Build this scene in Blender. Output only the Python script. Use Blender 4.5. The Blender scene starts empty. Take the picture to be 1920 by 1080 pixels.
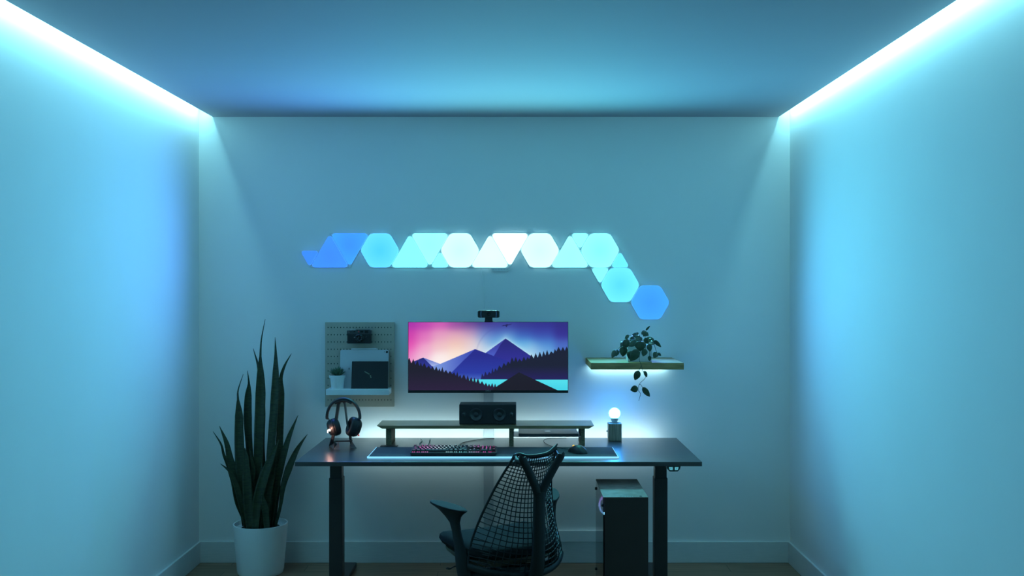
import bpy, bmesh, math, random
import numpy as np
from mathutils import Vector, Matrix
random.seed(7)
SC = bpy.context.scene
COL = SC.collection

# ------------------------------------------------------------------ camera, world, exposure
F = 1867.0           # focal length in pixels of the 1920 px wide frame
VX, VY = 970.0, 541.0
CH = 1.59            # camera height
cam_d = bpy.data.cameras.new('camera'); cam = bpy.data.objects.new('camera', cam_d); COL.objects.link(cam)
cam_d.sensor_width = 36.0; cam_d.lens = F / 1920 * 36.0
cam_d.shift_x = -(VX - 960) / 1920.0; cam_d.shift_y = (VY - 540) / 1920.0
cam_d.clip_start = 0.05; cam_d.clip_end = 50
cam.location = (0, 0, CH); cam.rotation_euler = (math.pi / 2, 0, 0)
SC.camera = cam
SC.view_settings.view_transform = 'Standard'; SC.view_settings.look = 'None'
SC.view_settings.exposure = 0.0; SC.view_settings.gamma = 1.0
SC.view_settings.use_curve_mapping = False
w = bpy.data.worlds.new('world'); SC.world = w; w.use_nodes = True
w.node_tree.nodes['Background'].inputs['Color'].default_value = (0.06, 0.22, 0.28, 1)
w.node_tree.nodes['Background'].inputs['Strength'].default_value = 0.36
SC.cycles.use_denoising = True
SC.cycles.max_bounces = 10; SC.cycles.diffuse_bounces = 6; SC.cycles.glossy_bounces = 4
SC.cycles.transmission_bounces = 6; SC.cycles.transparent_max_bounces = 8
SC.cycles.sample_clamp_indirect = 6.0; SC.cycles.caustics_reflective = False; SC.cycles.caustics_refractive = False

# light colours and strengths
COVE_COL = (0.31, 0.89, 1.0); COVE_W = 19.5
PANEL_W = 14.5
DESK_COL = (0.66, 0.96, 0.98); DESK_W = 1.5
SHELF_COL = (0.50, 0.95, 1.0); SHELF_W = 0.42

YW = F / 323.0       # back wall
XL, XR = (373 - VX) / 323.0, (1481 - VX) / 323.0
YB = -1.3            # wall behind the camera
ZC = CH + (VY - 219) / 323.0   # underside of the dropped ceiling
ZU = ZC + 0.17

def P(px, py, Y):
    return Vector(((px - VX) * Y / F, Y, CH - (py - VY) * Y / F))
def S(Y): return F / Y

# ------------------------------------------------------------------ materials
MATS = {}
def srgb(r, g, b):
    def f(c):
        c /= 255.0
        return c / 12.92 if c <= 0.04045 else ((c + 0.055) / 1.055) ** 2.4
    return (f(r), f(g), f(b))
def new_mat(name):
    m = bpy.data.materials.new(name); m.use_nodes = True
    return m, m.node_tree, m.node_tree.nodes['Principled BSDF']
def mat(name, col, rough=0.6, metal=0.0, spec=0.5, noise=0.0, nscale=20.0, bump=0.0, bscale=200.0, stretch=None, col2=None, coat=0.0):
    if name in MATS: return MATS[name]
    m, nt, b = new_mat(name)
    b.inputs['Base Color'].default_value = (*col, 1); b.inputs['Roughness'].default_value = rough
    b.inputs['Metallic'].default_value = metal; b.inputs['Specular IOR Level'].default_value = spec
    b.inputs['Coat Weight'].default_value = coat
    tc = nt.nodes.new('ShaderNodeTexCoord'); mp = nt.nodes.new('ShaderNodeMapping')
    nt.links.new(tc.outputs['Object'], mp.inputs['Vector'])
    if stretch: mp.inputs['Scale'].default_value = stretch
    n = nt.nodes.new('ShaderNodeTexNoise'); n.inputs['Scale'].default_value = nscale; n.inputs['Detail'].default_value = 4
    nt.links.new(mp.outputs[0], n.inputs['Vector'])
    r = nt.nodes.new('ShaderNodeValToRGB')
    c2 = col2 or tuple(c * (1 - noise) for c in col)
    r.color_ramp.elements[0].position = 0.35; r.color_ramp.elements[0].color = (*c2, 1)
    r.color_ramp.elements[1].position = 0.65; r.color_ramp.elements[1].color = (*col, 1)
    nt.links.new(n.outputs['Fac'], r.inputs['Fac']); nt.links.new(r.outputs[0], b.inputs['Base Color'])
    if bump > 0:
        n2 = nt.nodes.new('ShaderNodeTexNoise'); n2.inputs['Scale'].default_value = bscale
        nt.links.new(mp.outputs[0], n2.inputs['Vector'])
        bp = nt.nodes.new('ShaderNodeBump'); bp.inputs['Strength'].default_value = bump; bp.inputs['Distance'].default_value = 0.002
        nt.links.new(n2.outputs['Fac'], bp.inputs['Height']); nt.links.new(bp.outputs[0], b.inputs['Normal'])
    MATS[name] = m
    return m
def emis(name, col, strength=1.0, base=(0.02, 0.02, 0.02)):
    if name in MATS: return MATS[name]
    m, nt, b = new_mat(name)
    b.inputs['Base Color'].default_value = (*base, 1); b.inputs['Specular IOR Level'].default_value = 0.0
    b.inputs['Emission Color'].default_value = (*col, 1); b.inputs['Emission Strength'].default_value = strength
    MATS[name] = m
    return m

M_WALL = mat('wall_paint', (0.82, 0.83, 0.83), 0.75, spec=0.25, noise=0.015, nscale=3, bump=0.06, bscale=350)
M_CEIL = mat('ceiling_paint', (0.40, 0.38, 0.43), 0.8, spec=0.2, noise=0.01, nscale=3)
M_BASE = mat('baseboard_paint', (0.70, 0.71, 0.71), 0.45, noise=0.06, nscale=14, stretch=(1, 1, 14), bump=0.1, bscale=60)
M_WHITE = mat('white_plastic', (0.90, 0.91, 0.92), 0.4)
M_PANEL = mat('panel_plastic', (0.70, 0.72, 0.72), 0.45)
M_POTW = mat('white_ceramic', (0.88, 0.90, 0.91), 0.5, spec=0.4)
M_BLACK = mat('black_plastic', (0.022, 0.023, 0.026), 0.45)
M_BLACKG = mat('black_gloss', (0.012, 0.012, 0.014), 0.18)
M_BLACKM = mat('black_steel', (0.036, 0.028, 0.028), 0.5, noise=0.1, bump=0.04, bscale=600)
M_DESK = mat('black_brown_laminate', (0.055, 0.052, 0.055), 0.30, spec=0.9, noise=0.25, nscale=4, stretch=(1, 14, 14), bump=0.03, bscale=90)
M_OAK = mat('oak', (0.30, 0.22, 0.11), 0.28, coat=0.6, spec=0.7, noise=0.35, nscale=5, stretch=(1, 14, 14))
M_OAKE = mat('oak_edge', (0.44, 0.31, 0.14), 0.75, spec=0.2, noise=0.35, nscale=9, stretch=(1, 6, 6))
M_WALN = mat('lamp_wood', (0.50, 0.42, 0.34), 0.55, noise=0.5, nscale=10, stretch=(14, 14, 0.7))
M_FELT = mat('speckled_cork', (0.26, 0.21, 0.13), 0.9, noise=0.45, nscale=220)
M_MAT = mat('desk_mat_cloth', (0.045, 0.047, 0.056), 0.8, bump=0.15, bscale=1500)
M_PEG = mat('pegboard_fibre', (0.48, 0.44, 0.36), 0.7, noise=0.08)
M_HOLE = mat('hole_dark', (0.02, 0.02, 0.02), 0.9)
M_ALU = mat('aluminium', (0.45, 0.46, 0.48), 0.35, metal=0.8)
M_SILV = mat('tablet_back', (0.62, 0.64, 0.68), 0.45, metal=0.1)
M_STEELG = mat('grey_steel', (0.12, 0.125, 0.13), 0.4, metal=0.4)
M_DKALU = mat('space_grey', (0.11, 0.11, 0.12), 0.3, metal=0.7)
M_RED = mat('red_dot', (0.55, 0.03, 0.03), 0.4)
M_LEAFD = mat('snake_leaf', (0.030, 0.050, 0.018), 0.5, nscale=26, stretch=(1.2, 1.2, 4.5), col2=(0.011, 0.022, 0.009))
M_LEAFP = mat('pothos_leaf', (0.050, 0.095, 0.050), 0.33, noise=0.45, nscale=40)
M_SUCC = mat('succulent_leaf', (0.12, 0.22, 0.14), 0.5, noise=0.3, nscale=30)
M_SOIL = mat('soil', (0.02, 0.015, 0.012), 0.95, noise=0.5, nscale=90, bump=0.6, bscale=120)
M_STEM = mat('stem', (0.07, 0.06, 0.04), 0.6)
M_CHAIR = mat('chair_plastic', (0.008, 0.009, 0.011), 0.5, spec=0.4)
M_SEAT = mat('seat_fabric', (0.018, 0.017, 0.018), 0.9, spec=0.1, noise=0.15, nscale=300, bump=0.2, bscale=900)
M_CABLE = mat('cable_black', (0.015, 0.015, 0.015), 0.5)
M_CABLEW = mat('cable_white', (0.7, 0.72, 0.72), 0.5)
M_BADGE = mat('badge_grey', (0.25, 0.3, 0.3), 0.5)
M_LOGO = mat('logo_silver', (0.9, 0.92, 0.92), 0.12, metal=1.0)
M_CONE = mat('speaker_cone', (0.035, 0.037, 0.04), 0.4)
M_SUEDE = mat('case_top', (0.34, 0.27, 0.24), 0.7, spec=0.3, noise=0.3, nscale=25)

# plank floor
m, nt, b = new_mat('plank_floor'); M_FLOOR = m
tc = nt.nodes.new('ShaderNodeTexCoord'); br = nt.nodes.new('ShaderNodeTexBrick')
nt.links.new(tc.outputs['Object'], br.inputs['Vector'])
br.inputs['Scale'].default_value = 1.0; br.inputs['Brick Width'].default_value = 1.2; br.inputs['Row Height'].default_value = 0.13
br.inputs['Mortar Size'].default_value = 0.0015; br.offset = 0.37
br.inputs['Color1'].default_value = (0.36, 0.22, 0.14, 1); br.inputs['Color2'].default_value = (0.29, 0.18, 0.115, 1)
br.inputs['Mortar'].default_value = (0.03, 0.02, 0.015, 1)
mp = nt.nodes.new('ShaderNodeMapping'); mp.inputs['Scale'].default_value = (2, 30, 1)
nt.links.new(tc.outputs['Object'], mp.inputs['Vector'])
nz = nt.nodes.new('ShaderNodeTexNoise'); nz.inputs['Scale'].default_value = 2.0; nz.inputs['Detail'].default_value = 5
nt.links.new(mp.outputs[0], nz.inputs['Vector'])
mx = nt.nodes.new('ShaderNodeMix'); mx.data_type = 'RGBA'; mx.blend_type = 'MULTIPLY'; mx.inputs['Factor'].default_value = 0.7
nt.links.new(br.outputs['Color'], mx.inputs['A'])
rr = nt.nodes.new('ShaderNodeValToRGB'); rr.color_ramp.elements[0].position = .3; rr.color_ramp.elements[0].color = (.45, .45, .45, 1); rr.color_ramp.elements[1].position = .7
nt.links.new(nz.outputs['Fac'], rr.inputs['Fac']); nt.links.new(rr.outputs[0], mx.inputs['B'])
nt.links.new(mx.outputs['Result'], b.inputs['Base Color']); b.inputs['Roughness'].default_value = 0.45

# glass
m, nt, b = new_mat('tinted_glass'); M_GLASS = m
b.inputs['Base Color'].default_value = (0.35, 0.38, 0.42, 1); b.inputs['Roughness'].default_value = 0.02
b.inputs['Transmission Weight'].default_value = 1.0; b.inputs['IOR'].default_value = 1.45

# ------------------------------------------------------------------ mesh helpers
class MB:
    def __init__(s): s.v = []; s.f = []; s.m = []
    def raw(s, vs, fs, mi=0):
        o = len(s.v); s.v += [Vector(v) for v in vs]
        for f in fs: s.f.append([i + o for i in f]); s.m.append(mi)
        return s
    def box(s, x0, x1, y0, y1, z0, z1, mi=0):
        vs = [(x, y, z) for x in (x0, x1) for y in (y0, y1) for z in (z0, z1)]
        return s.raw(vs, [(0, 1, 3, 2), (4, 6, 7, 5), (0, 4, 5, 1), (2, 3, 7, 6), (0, 2, 6, 4), (1, 5, 7, 3)], mi)
    def hexa(s, p, mi=0):   # 4 bottom then 4 top points
        return s.raw(p, [(0, 1, 2, 3), (4, 7, 6, 5), (0, 4, 5, 1), (1, 5, 6, 2), (2, 6, 7, 3), (3, 7, 4, 0)], mi)
    def prism(s, poly, a, b, axis='y', mi=0):
        n = len(poly)
        def q(u, v, t): return {'y': (u, t, v), 'z': (u, v, t), 'x': (t, u, v)}[axis]
        vs = [q(u, v, a) for u, v in poly] + [q(u, v, b) for u, v in poly]
        fs = [tuple(range(n)), tuple(range(2 * n - 1, n - 1, -1))] + [(i, (i + 1) % n, n + (i + 1) % n, n + i) for i in range(n)]
        return s.raw(vs, fs, mi)
    def loft(s, rings, mi=0, cap=True, closed=False):
        n = len(rings[0]); k = len(rings); vs = [p for r in rings for p in r]; fs = []
        for j in range(k if closed else k - 1):
            a = j * n; c = ((j + 1) % k) * n
            for i in range(n): fs.append((a + i, a + (i + 1) % n, c + (i + 1) % n, c + i))
        if cap and not closed: fs += [tuple(range(n - 1, -1, -1)), tuple(range((k - 1) * n, k * n))]
        return s.raw(vs, fs, mi)
    def sweep(s, pts, sec, up=(0, 0, 1), scale=None, mi=0, closed=False, cap=True):
        """sec: list of (a,b); a along side, b along normal close to up"""
        pts = [Vector(p) for p in pts]; n = len(pts); rings = []; up = Vector(up)
        for i, p in enumerate(pts):
            if closed: t = pts[(i + 1) % n] - pts[i - 1]
            else: t = pts[min(i + 1, n - 1)] - pts[max(i - 1, 0)]
            t.normalize(); side = t.cross(up)
            if side.length < 1e-4: side = t.cross(Vector((0.01, 1, 0.02)))
            side.normalize(); nn = side.cross(t); nn.normalize()
            k = scale[i] if scale else 1.0
            ka, kb = k if isinstance(k, tuple) else (k, k)
            rings.append([p + side * (a * ka) + nn * (b_ * kb) for a, b_ in sec])
        return s.loft(rings, mi, cap, closed)
    def tube(s, pts, r, n=8, mi=0, closed=False, up=(0, 0, 1)):
        sec = [(math.cos(2 * math.pi * i / n), math.sin(2 * math.pi * i / n)) for i in range(n)]
        rs = list(r) if hasattr(r, '__len__') else [r] * len(pts)
        return s.sweep(pts, sec, up, rs, mi, closed)
    def lathe(s, prof, c=(0, 0, 0), n=32, axis=(0, 0, 1), mi=0, sx=1.0, sy=1.0):
        """prof: (radius, height along axis)"""
        ax = Vector(axis).normalized(); q = Vector((0, 0, 1)).rotation_difference(ax).to_matrix(); c = Vector(c)
        rings = []
        for r, h in prof:
            r = max(r, 1e-5)
            rings.append([c + q @ Vector((r * sx * math.cos(2 * math.pi * i / n), r * sy * math.sin(2 * math.pi * i / n), h)) for i in range(n)])
        return s.loft(rings, mi)
    def ball(s, c, r, n=20, mi=0, sc=(1, 1, 1)):
        rings = []
        for j in range(n // 2 + 1):
            a = math.pi * j / (n // 2); rr = max(math.sin(a), 1e-4) * r
            rings.append([Vector(c) + Vector((rr * math.cos(2 * math.pi * i / n) * sc[0], rr * math.sin(2 * math.pi * i / n) * sc[1], -math.cos(a) * r * sc[2])) for i in range(n)])
        return s.loft(rings, mi)
    def build(s, name, mats, parent=None, smooth=False, bevel=0.0, segs=2, solid=0.0, origin=None, subd=0):
        if not isinstance(mats, (list, tuple)): mats = [mats]
        if parent is not None: org = ORG[parent]
        elif origin is not None: org = Vector(origin)
        else:
            xs = [v.x for v in s.v]; ys = [v.y for v in s.v]; zs = [v.z for v in s.v]
            org = Vector(((min(xs) + max(xs)) / 2, (min(ys) + max(ys)) / 2, min(zs)))
        me = bpy.data.meshes.new(name)
        me.from_pydata([v - org for v in s.v], [], s.f)
        for m_ in mats: me.materials.append(m_)
        me.polygons.foreach_set('material_index', s.m)
        bm = bmesh.new(); bm.from_mesh(me); bmesh.ops.recalc_face_normals(bm, faces=bm.faces); bm.to_mesh(me); bm.free()
        if smooth:
            me.shade_smooth(); me.set_sharp_from_angle(angle=math.radians(40))
        o = bpy.data.objects.new(name, me); COL.objects.link(o)
        if parent is not None: o.parent = parent
        else: o.location = org
        ORG[o] = org
        if solid:
            md = o.modifiers.new('solid', 'SOLIDIFY'); md.thickness = solid; md.offset = 0
        if subd:
            md = o.modifiers.new('sub', 'SUBSURF'); md.levels = subd; md.render_levels = subd
        if bevel:
            md = o.modifiers.new('bevel', 'BEVEL'); md.width = bevel; md.segments = segs; md.limit_method = 'ANGLE'; md.angle_limit = math.radians(40)
        return o
ORG = {}
def tag(o, label, cat, group=None):
    o['label'] = label; o['category'] = cat
    if group: o['group'] = group
    return o
def thing(name, label, cat, loc, group=None):
    o = bpy.data.objects.new(name, None); COL.objects.link(o); o.location = loc; o.empty_display_size = 0.1
    ORG[o] = Vector(loc)
    return tag(o, label, cat, group)
def struct(o): o['kind'] = 'structure'; return o
def round_poly(pts, r, n=6):
    out = []; N = len(pts)
    for i in range(N):
        p = Vector(pts[i]); a = (Vector(pts[i - 1]) - p).normalized(); b_ = (Vector(pts[(i + 1) % N]) - p).normalized()
        ang = a.angle(b_); d = r / math.tan(ang / 2); p1 = p + a * d; p2 = p + b_ * d
        c = p + (a + b_).normalized() * (r / math.sin(ang / 2))
        v1 = p1 - c; v2 = p2 - c
        t = v1.angle(v2); sg = 1 if v1.x * v2.y - v1.y * v2.x > 0 else -1
        for k in range(n + 1):
            q = t * k / n * sg; out.append((c.x + v1.x * math.cos(q) - v1.y * math.sin(q), c.y + v1.x * math.sin(q) + v1.y * math.cos(q)))
    return out
def bez(pts, n=24):
    """Catmull-Rom through points"""
    pts = [Vector(p) for p in pts]; P_ = [pts[0] * 2 - pts[1]] + pts + [pts[-1] * 2 - pts[-2]]; out = []
    for i in range(1, len(P_) - 2):
        for k in range(n):
            t = k / n; a, b_, c, d = P_[i - 1], P_[i], P_[i + 1], P_[i + 2]
            out.append(0.5 * ((2 * b_) + (c - a) * t + (2 * a - 5 * b_ + 4 * c - d) * t * t + (3 * b_ - a - 3 * c + d) * t ** 3))
    out.append(pts[-1]); return out
def interp(tab, x):
    if x <= tab[0][0]: return tab[0][1]
    for (a, va), (b_, vb) in zip(tab, tab[1:]):
        if x <= b_:
            t = (x - a) / (b_ - a); return va + (vb - va) * t
    return tab[-1][1]
def text_geo(body, size):
    cu = bpy.data.curves.new('t', 'FONT'); cu.body = body; cu.size = size; cu.align_x = 'CENTER'; cu.align_y = 'CENTER'
    cu.resolution_u = 2
    o = bpy.data.objects.new('t', cu); me = bpy.data.meshes.new_from_object(o)
    vs = [v.co.copy() for v in me.vertices]; fs = [tuple(p.vertices) for p in me.polygons]
    bpy.data.objects.remove(o); bpy.data.curves.remove(cu); bpy.data.meshes.remove(me)
    return vs, fs
def area(name, parent, loc, direction, sx, sy, watts, col, spread=math.pi):
    l = bpy.data.lights.new(name, 'AREA'); l.shape = 'RECTANGLE'; l.size = sx; l.size_y = sy; l.energy = watts; l.color = col; l.spread = spread
    o = bpy.data.objects.new(name, l); COL.objects.link(o)
    o.parent = parent; o.location = Vector(loc) - ORG[parent]
    return o

# ------------------------------------------------------------------ room shell
T = 0.1
struct(MB().box(XL - T, XR + T, YB - T, YW + T, -T, 0).build('floor', M_FLOOR, origin=(0, 0, 0)))
struct(MB().box(XL - T, XR + T, YW, YW + T, 0, ZU + T).build('wall_back', M_WALL))
struct(MB().box(XL - T, XL, YB, YW, 0, ZU + T).build('wall_left', M_WALL))
struct(MB().box(XR, XR + T, YB, YW, 0, ZU + T).build('wall_right', M_WALL))
XPL, XPR = (398.5 - VX) / 323.0, (1460.5 - VX) / 323.0
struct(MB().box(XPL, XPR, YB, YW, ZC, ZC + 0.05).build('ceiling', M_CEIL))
struct(MB().box(XL, XR, YB, YW, ZU, ZU + T).build('ceiling.001', M_CEIL))
BH, BT = 40 / 323.0, 0.013
struct(MB().box(XL, XR, YW - BT, YW, 0, BH).build('baseboard_back', M_BASE, bevel=0.003))
struct(MB().box(XL, XL + BT, YB, YW - BT, 0, BH).build('baseboard_left', M_BASE, bevel=0.003))
struct(MB().box(XR - BT, XR, YB, YW - BT, 0, BH).build('baseboard_right', M_BASE, bevel=0.003))

# cove strips on top of the dropped ceiling's edge
def cove(xe, sgn, side):
    x = xe - sgn * 0.012
    z = ZC + 0.05
    o = MB().box(x - 0.006, x + 0.006, YB + 0.02, YW - 0.01, z, z + 0.004).build('cove_light_strip', emis('cove_glow', COVE_COL, 6.0))
    tag(o, f'white cyan light strip in the gap between ceiling and {side} wall', 'light strip', 'cove light strips')
    l = area('cove_lamp', o, (xe + sgn * 0.016, (YB + YW) / 2, z - 0.004), None, YW - YB - 0.05, 0.014, COVE_W, COVE_COL)
    # facing the side wall and slightly down
    d = Vector((sgn * 0.9, 0, -1)).normalized()
    l.rotation_euler = Matrix((Vector((0, 1, 0)), (-d).cross(Vector((0, 1, 0))), -d)).transposed().to_euler()
    return o
cove(XPL, -1, 'left'); cove(XPR, 1, 'right')

# ------------------------------------------------------------------ light panels on the wall
A = 37.5 / 323.0
H3 = A * math.sqrt(3) / 2
U = 37.5
def wxz(px, py): return ((px - VX) / 323.0, CH - (py - VY) / 323.0)
def grad_emis(name, ccol, ecol, k, lo=0.0, hi=0.11):
    m_, nt_, b_ = new_mat(name)
    tc_ = nt_.nodes.new('ShaderNodeTexCoord'); ln = nt_.nodes.new('ShaderNodeVectorMath'); ln.operation = 'LENGTH'
    nt_.links.new(tc_.outputs['Object'], ln.inputs[0])
    mr = nt_.nodes.new('ShaderNodeMapRange'); mr.inputs['From Min'].default_value = lo; mr.inputs['From Max'].default_value = hi
    nt_.links.new(ln.outputs['Value'], mr.inputs['Value'])
    mx_ = nt_.nodes.new('ShaderNodeMix'); mx_.data_type = 'RGBA'
    mx_.inputs['A'].default_value = (*ccol, 1); mx_.inputs['B'].default_value = (*ecol, 1)
    nt_.links.new(mr.outputs[0], mx_.inputs['Factor']); nt_.links.new(mx_.outputs['Result'], b_.inputs['Emission Color'])
    b_.inputs['Base Color'].default_value = (0.08, 0.08, 0.08, 1); b_.inputs['Roughness'].default_value = 0.5; b_.inputs['Specular IOR Level'].default_value = 0.1
    b_.inputs['Emission Strength'].default_value = k
    return m_
def panel(kind, pts, ccol, ecol, label, k=1.0):
    poly = [wxz(*p) for p in pts]
    cx = sum(p[0] for p in poly) / len(poly); cz = sum(p[1] for p in poly) / len(poly)
    nm = {'hex': 'hexagon_light_panel', 'tri': 'triangle_light_panel', 'small': 'small_triangle_light_panel'}[kind]
    t = thing(nm, label, 'light panel', (cx, YW, cz), 'wall light panels')
    def inset(d):
        out = []; n = len(poly)
        for i in range(n):
            p = Vector(poly[i]); a = (Vector(poly[i - 1]) - p).normalized(); b_ = (Vector(poly[(i + 1) % n]) - p).normalized()
            ang = a.angle(b_); out.append(tuple(p + (a + b_).normalized() * (d / math.sin(ang / 2))))
        return out
    MB().prism(inset(0.0006), YW - 0.007, YW).build('base_plate', M_PANEL, t, bevel=0.001)
    r = {'hex': 0.046, 'tri': 0.016, 'small': 0.013}[kind]
    g = 0.0022
    rp = round_poly(inset(g), r, 8)
    mb = MB(); n = len(rp)
    def sc(k_, y): return [((x - cx) * k_ + cx, y, (z - cz) * k_ + cz) for x, z in rp]
    mb.loft([sc(1.0, YW - 0.0068), sc(1.0, YW - 0.0105)], cap=False, mi=1); mb.loft([sc(1.0, YW - 0.0105), sc(0.985, YW - 0.0118)], cap=False)
    mb.raw(sc(0.985, YW - 0.0118), [tuple(range(n))])
    mb.build('diffuser', [grad_emis('panel_glow', ccol, ecol, k), grad_emis('panel_edge_glow', ccol, ecol, 2.6 * k)], t, smooth=True)
    l = bpy.data.lights.new('panel_lamp', 'SPOT'); l.spot_size = math.radians(176); l.spot_blend = 1.0; l.shadow_soft_size = 0.0
    mxc = max(ccol); l.color = (max(0.08, (ccol[0] / mxc) ** 1.3), 0.97 if ccol[0] > 0.12 else (ccol[1] / mxc), 0.96); l.energy = PANEL_W * interp([(.07, 1.25), (.16, .9), (.4, .7), (1.1, .5)], ccol[0]) * {'hex': 1.5, 'tri': 1.0, 'small': 0.25}[kind]
    lo = bpy.data.objects.new('panel_lamp', l); COL.objects.link(lo); lo.parent = t; lo.location = (0, -0.014, 0); lo.rotation_euler = (math.radians(-90), 0, 0)
TOP, BOT, MID = 469.5 - 32.5, 469.5 + 32.5, 469.5
def up(x, y, s_): return [(x - s_ / 2, y), (x + s_ / 2, y), (x, y - s_ * 0.866)]      # y = base line
def dn(x, y, s_): return [(x - s_ / 2, y), (x, y + s_ * 0.866), (x + s_ / 2, y)]      # y = top line
def hx(x, y): return [(x + U * math.cos(math.radians(a)), y + U * math.sin(math.radians(a))) for a in range(0, 360, 60)]
BLUE = (0.045, 0.26, 1.45); BLUE2 = (0.04, 0.33, 1.45)
def C(r, g, b, k=1.0):
    c = srgb(r, g, b); return tuple(x * k for x in c)
panel('small', dn(581.2, MID, U), BLUE, BLUE, 'small deep blue downward triangle light panel at the left tip')
panel('tri', up(618.8, BOT, 75), (0.05, 0.26, 1.45), (0.05, 0.30, 1.45), 'large deep blue upright triangle light panel beside the left tip')
panel('tri', dn(656.2, TOP, 75), (0.045, 0.28, 1.4), (0.05, 0.38, 1.4), 'large blue downward triangle light panel touching the leftmost hexagon')
panel('hex', hx(712.5, MID), (0.07, 0.66, 1.5), (0.14, 0.80, 1.6), 'sky blue hexagon light panel, leftmost of the hexagons')
panel('tri', up(768.7, BOT, 75), (0.27, 1.35, 1.6), (0.27, 1.35, 1.6), 'aqua upright triangle light panel right of the sky blue hexagon')
panel('tri', dn(806.2, TOP, 75), (0.34, 1.5, 1.7), (0.38, 1.5, 1.7), 'pale aqua downward triangle light panel left of the second hexagon')
panel('small', up(825, BOT, U), (0.29, 1.35, 1.6), (0.29, 1.35, 1.6), 'small aqua upright triangle light panel tucked below left of the second hexagon')
panel('hex', hx(862.5, MID), (0.62, 1.7, 2.0), (0.75, 1.8, 2.0), 'icy white hexagon light panel, second from the left')
panel('tri', up(918.7, BOT, 75), (0.85, 1.9, 2.1), (0.80, 1.8, 2.0), 'white upright triangle light panel above the controller box')
panel('tri', dn(956.2, TOP, 75), (1.05, 1.9, 2.1), (1.0, 1.9, 2.1), 'brightest white downward triangle light panel in the middle of the row')
panel('hex', hx(1012.5, MID), (0.68, 1.8, 2.0), (0.80, 1.8, 2.0), 'icy white hexagon light panel, third from the left')
panel('tri', up(1068.7, BOT, 75), (0.37, 1.5, 1.7), (0.40, 1.5, 1.7), 'pale aqua upright triangle light panel left of the fourth hexagon')
panel('small', dn(1087.5, TOP, U), (0.33, 1.4, 1.6), (0.33, 1.4, 1.6), 'small aqua downward triangle light panel at the top edge by the fourth hexagon')
panel('hex', hx(1125, MID), (0.24, 1.25, 1.5), (0.33, 1.35, 1.6), 'aqua hexagon light panel at the right end of the top row')
panel('small', up(1162.5, BOT, U), (0.16, 0.92, 1.4), (0.17, 0.95, 1.4), 'small cyan upright triangle light panel at the right end of the top row')
panel('small', dn(1125, BOT, U), (0.26, 1.15, 1.5), (0.26, 1.15, 1.5), 'small aqua downward triangle light panel hanging below the top row')
panel('hex', hx(1162.5, BOT + 32.5), (0.10, 0.75, 1.4), (0.17, 0.93, 1.5), 'cyan hexagon light panel in the descending tail')
panel('hex', hx(1218.7, BOT + 65), (0.042, 0.32, 1.45), (0.055, 0.40, 1.45), 'deep blue hexagon light panel, lowest of all on the right')
# controller box and its wire
t = thing('panel_controller', 'small white controller box under the bright white triangle panel', 'controller', (wxz(938, 508)[0], YW, wxz(938, 508)[1]))
MB().prism([wxz(*p) for p in [(919.5, 502.3), (957, 502.3), (952.5, 509), (924, 509)]], YW - 0.011, YW).build('body', M_PANEL, t, bevel=0.001)
for i in range(6):
    MB().lathe([(0.0013, 0), (0.0013, 0.0006)], (*(lambda q: (q[0], YW - 0.0112, q[1]))(wxz(925 + i * 5.2, 505.3)),), 8, (0, -1, 0)).build('touch_button', M_BLACK, t)
o = MB().tube(bez([P(903, 502, YW - 0.004), P(905, 525, YW - 0.006), P(908, 550, YW - 0.006), P(909.5, 580, YW - 0.01), P(910, 625, YW - 0.03)], 8), 0.0022, 6).build('panel_cable', M_CABLEW, smooth=True)
tag(o, 'thin white power cable hanging from the light panels to behind the monitor', 'cable')

# ------------------------------------------------------------------ raceways on the wall
o = MB().box((907 - VX) / 323, (925.5 - VX) / 323, YW - 0.012, YW, BH + 0.069, CH - (690 - VY) / 323).build('cable_raceway', mat('raceway_grey', (0.50, 0.52, 0.54), 0.5), bevel=0.002)
tag(o, 'vertical white cable cover on the wall below the monitor', 'cable cover', 'cable covers on the back wall')
o = MB().box((907 - VX) / 323, (1200 - VX) / 323, YW - 0.02, YW, BH + 0.001, BH + 0.066).build('cable_raceway', M_WHITE, bevel=0.002)
tag(o, 'low horizontal cable cover on top of the baseboard behind the chair', 'cable cover', 'cable covers on the back wall')

# ------------------------------------------------------------------ desk
DZ = 0.74; DX0, DX1, DY0, DY1 = -1.091, 0.906, 4.883, 5.668
desk = thing('standing_desk', 'black sit stand desk with two steel column legs against the back wall', 'desk', ((DX0 + DX1) / 2, (DY0 + DY1) / 2, 0))
MB().box(DX0, DX1, DY0, DY1, DZ - 0.022, DZ).build('tabletop', M_DESK, desk, bevel=0.0015)
for x0, x1 in ((-0.984, -0.914), (0.716, 0.785)):
    xm = (x0 + x1) / 2
    lg = MB().box(x0, x1, 5.20, 5.27, 0.034, 0.60).build('leg', M_BLACKM, desk, bevel=0.003)
    MB().box(x0 + 0.004, x1 - 0.004, 5.204, 5.266, 0.585, DZ - 0.023).build('upper_column', M_BLACKM, lg, bevel=0.002)
    MB().box(xm - 0.037, xm + 0.037, 4.95, 5.655, 0.008, 0.036).build('foot', M_BLACKM, lg, bevel=0.004)
    for yy in (4.965, 5.64):
        MB().lathe([(0.016, 0), (0.018, 0.009)], (xm, yy, 0.0), 16).build('glide', M_BLACK, lg)
    MB().box(xm - 0.04, xm + 0.04, 5.02, 5.50, DZ - 0.045, DZ - 0.0225).build('side_bracket', M_BLACKM, lg)
MB().box(-0.93, 0.73, 5.21, 5.25, DZ - 0.062, DZ - 0.0225).build('crossbar', M_BLACKM, desk, bevel=0.002)
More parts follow.
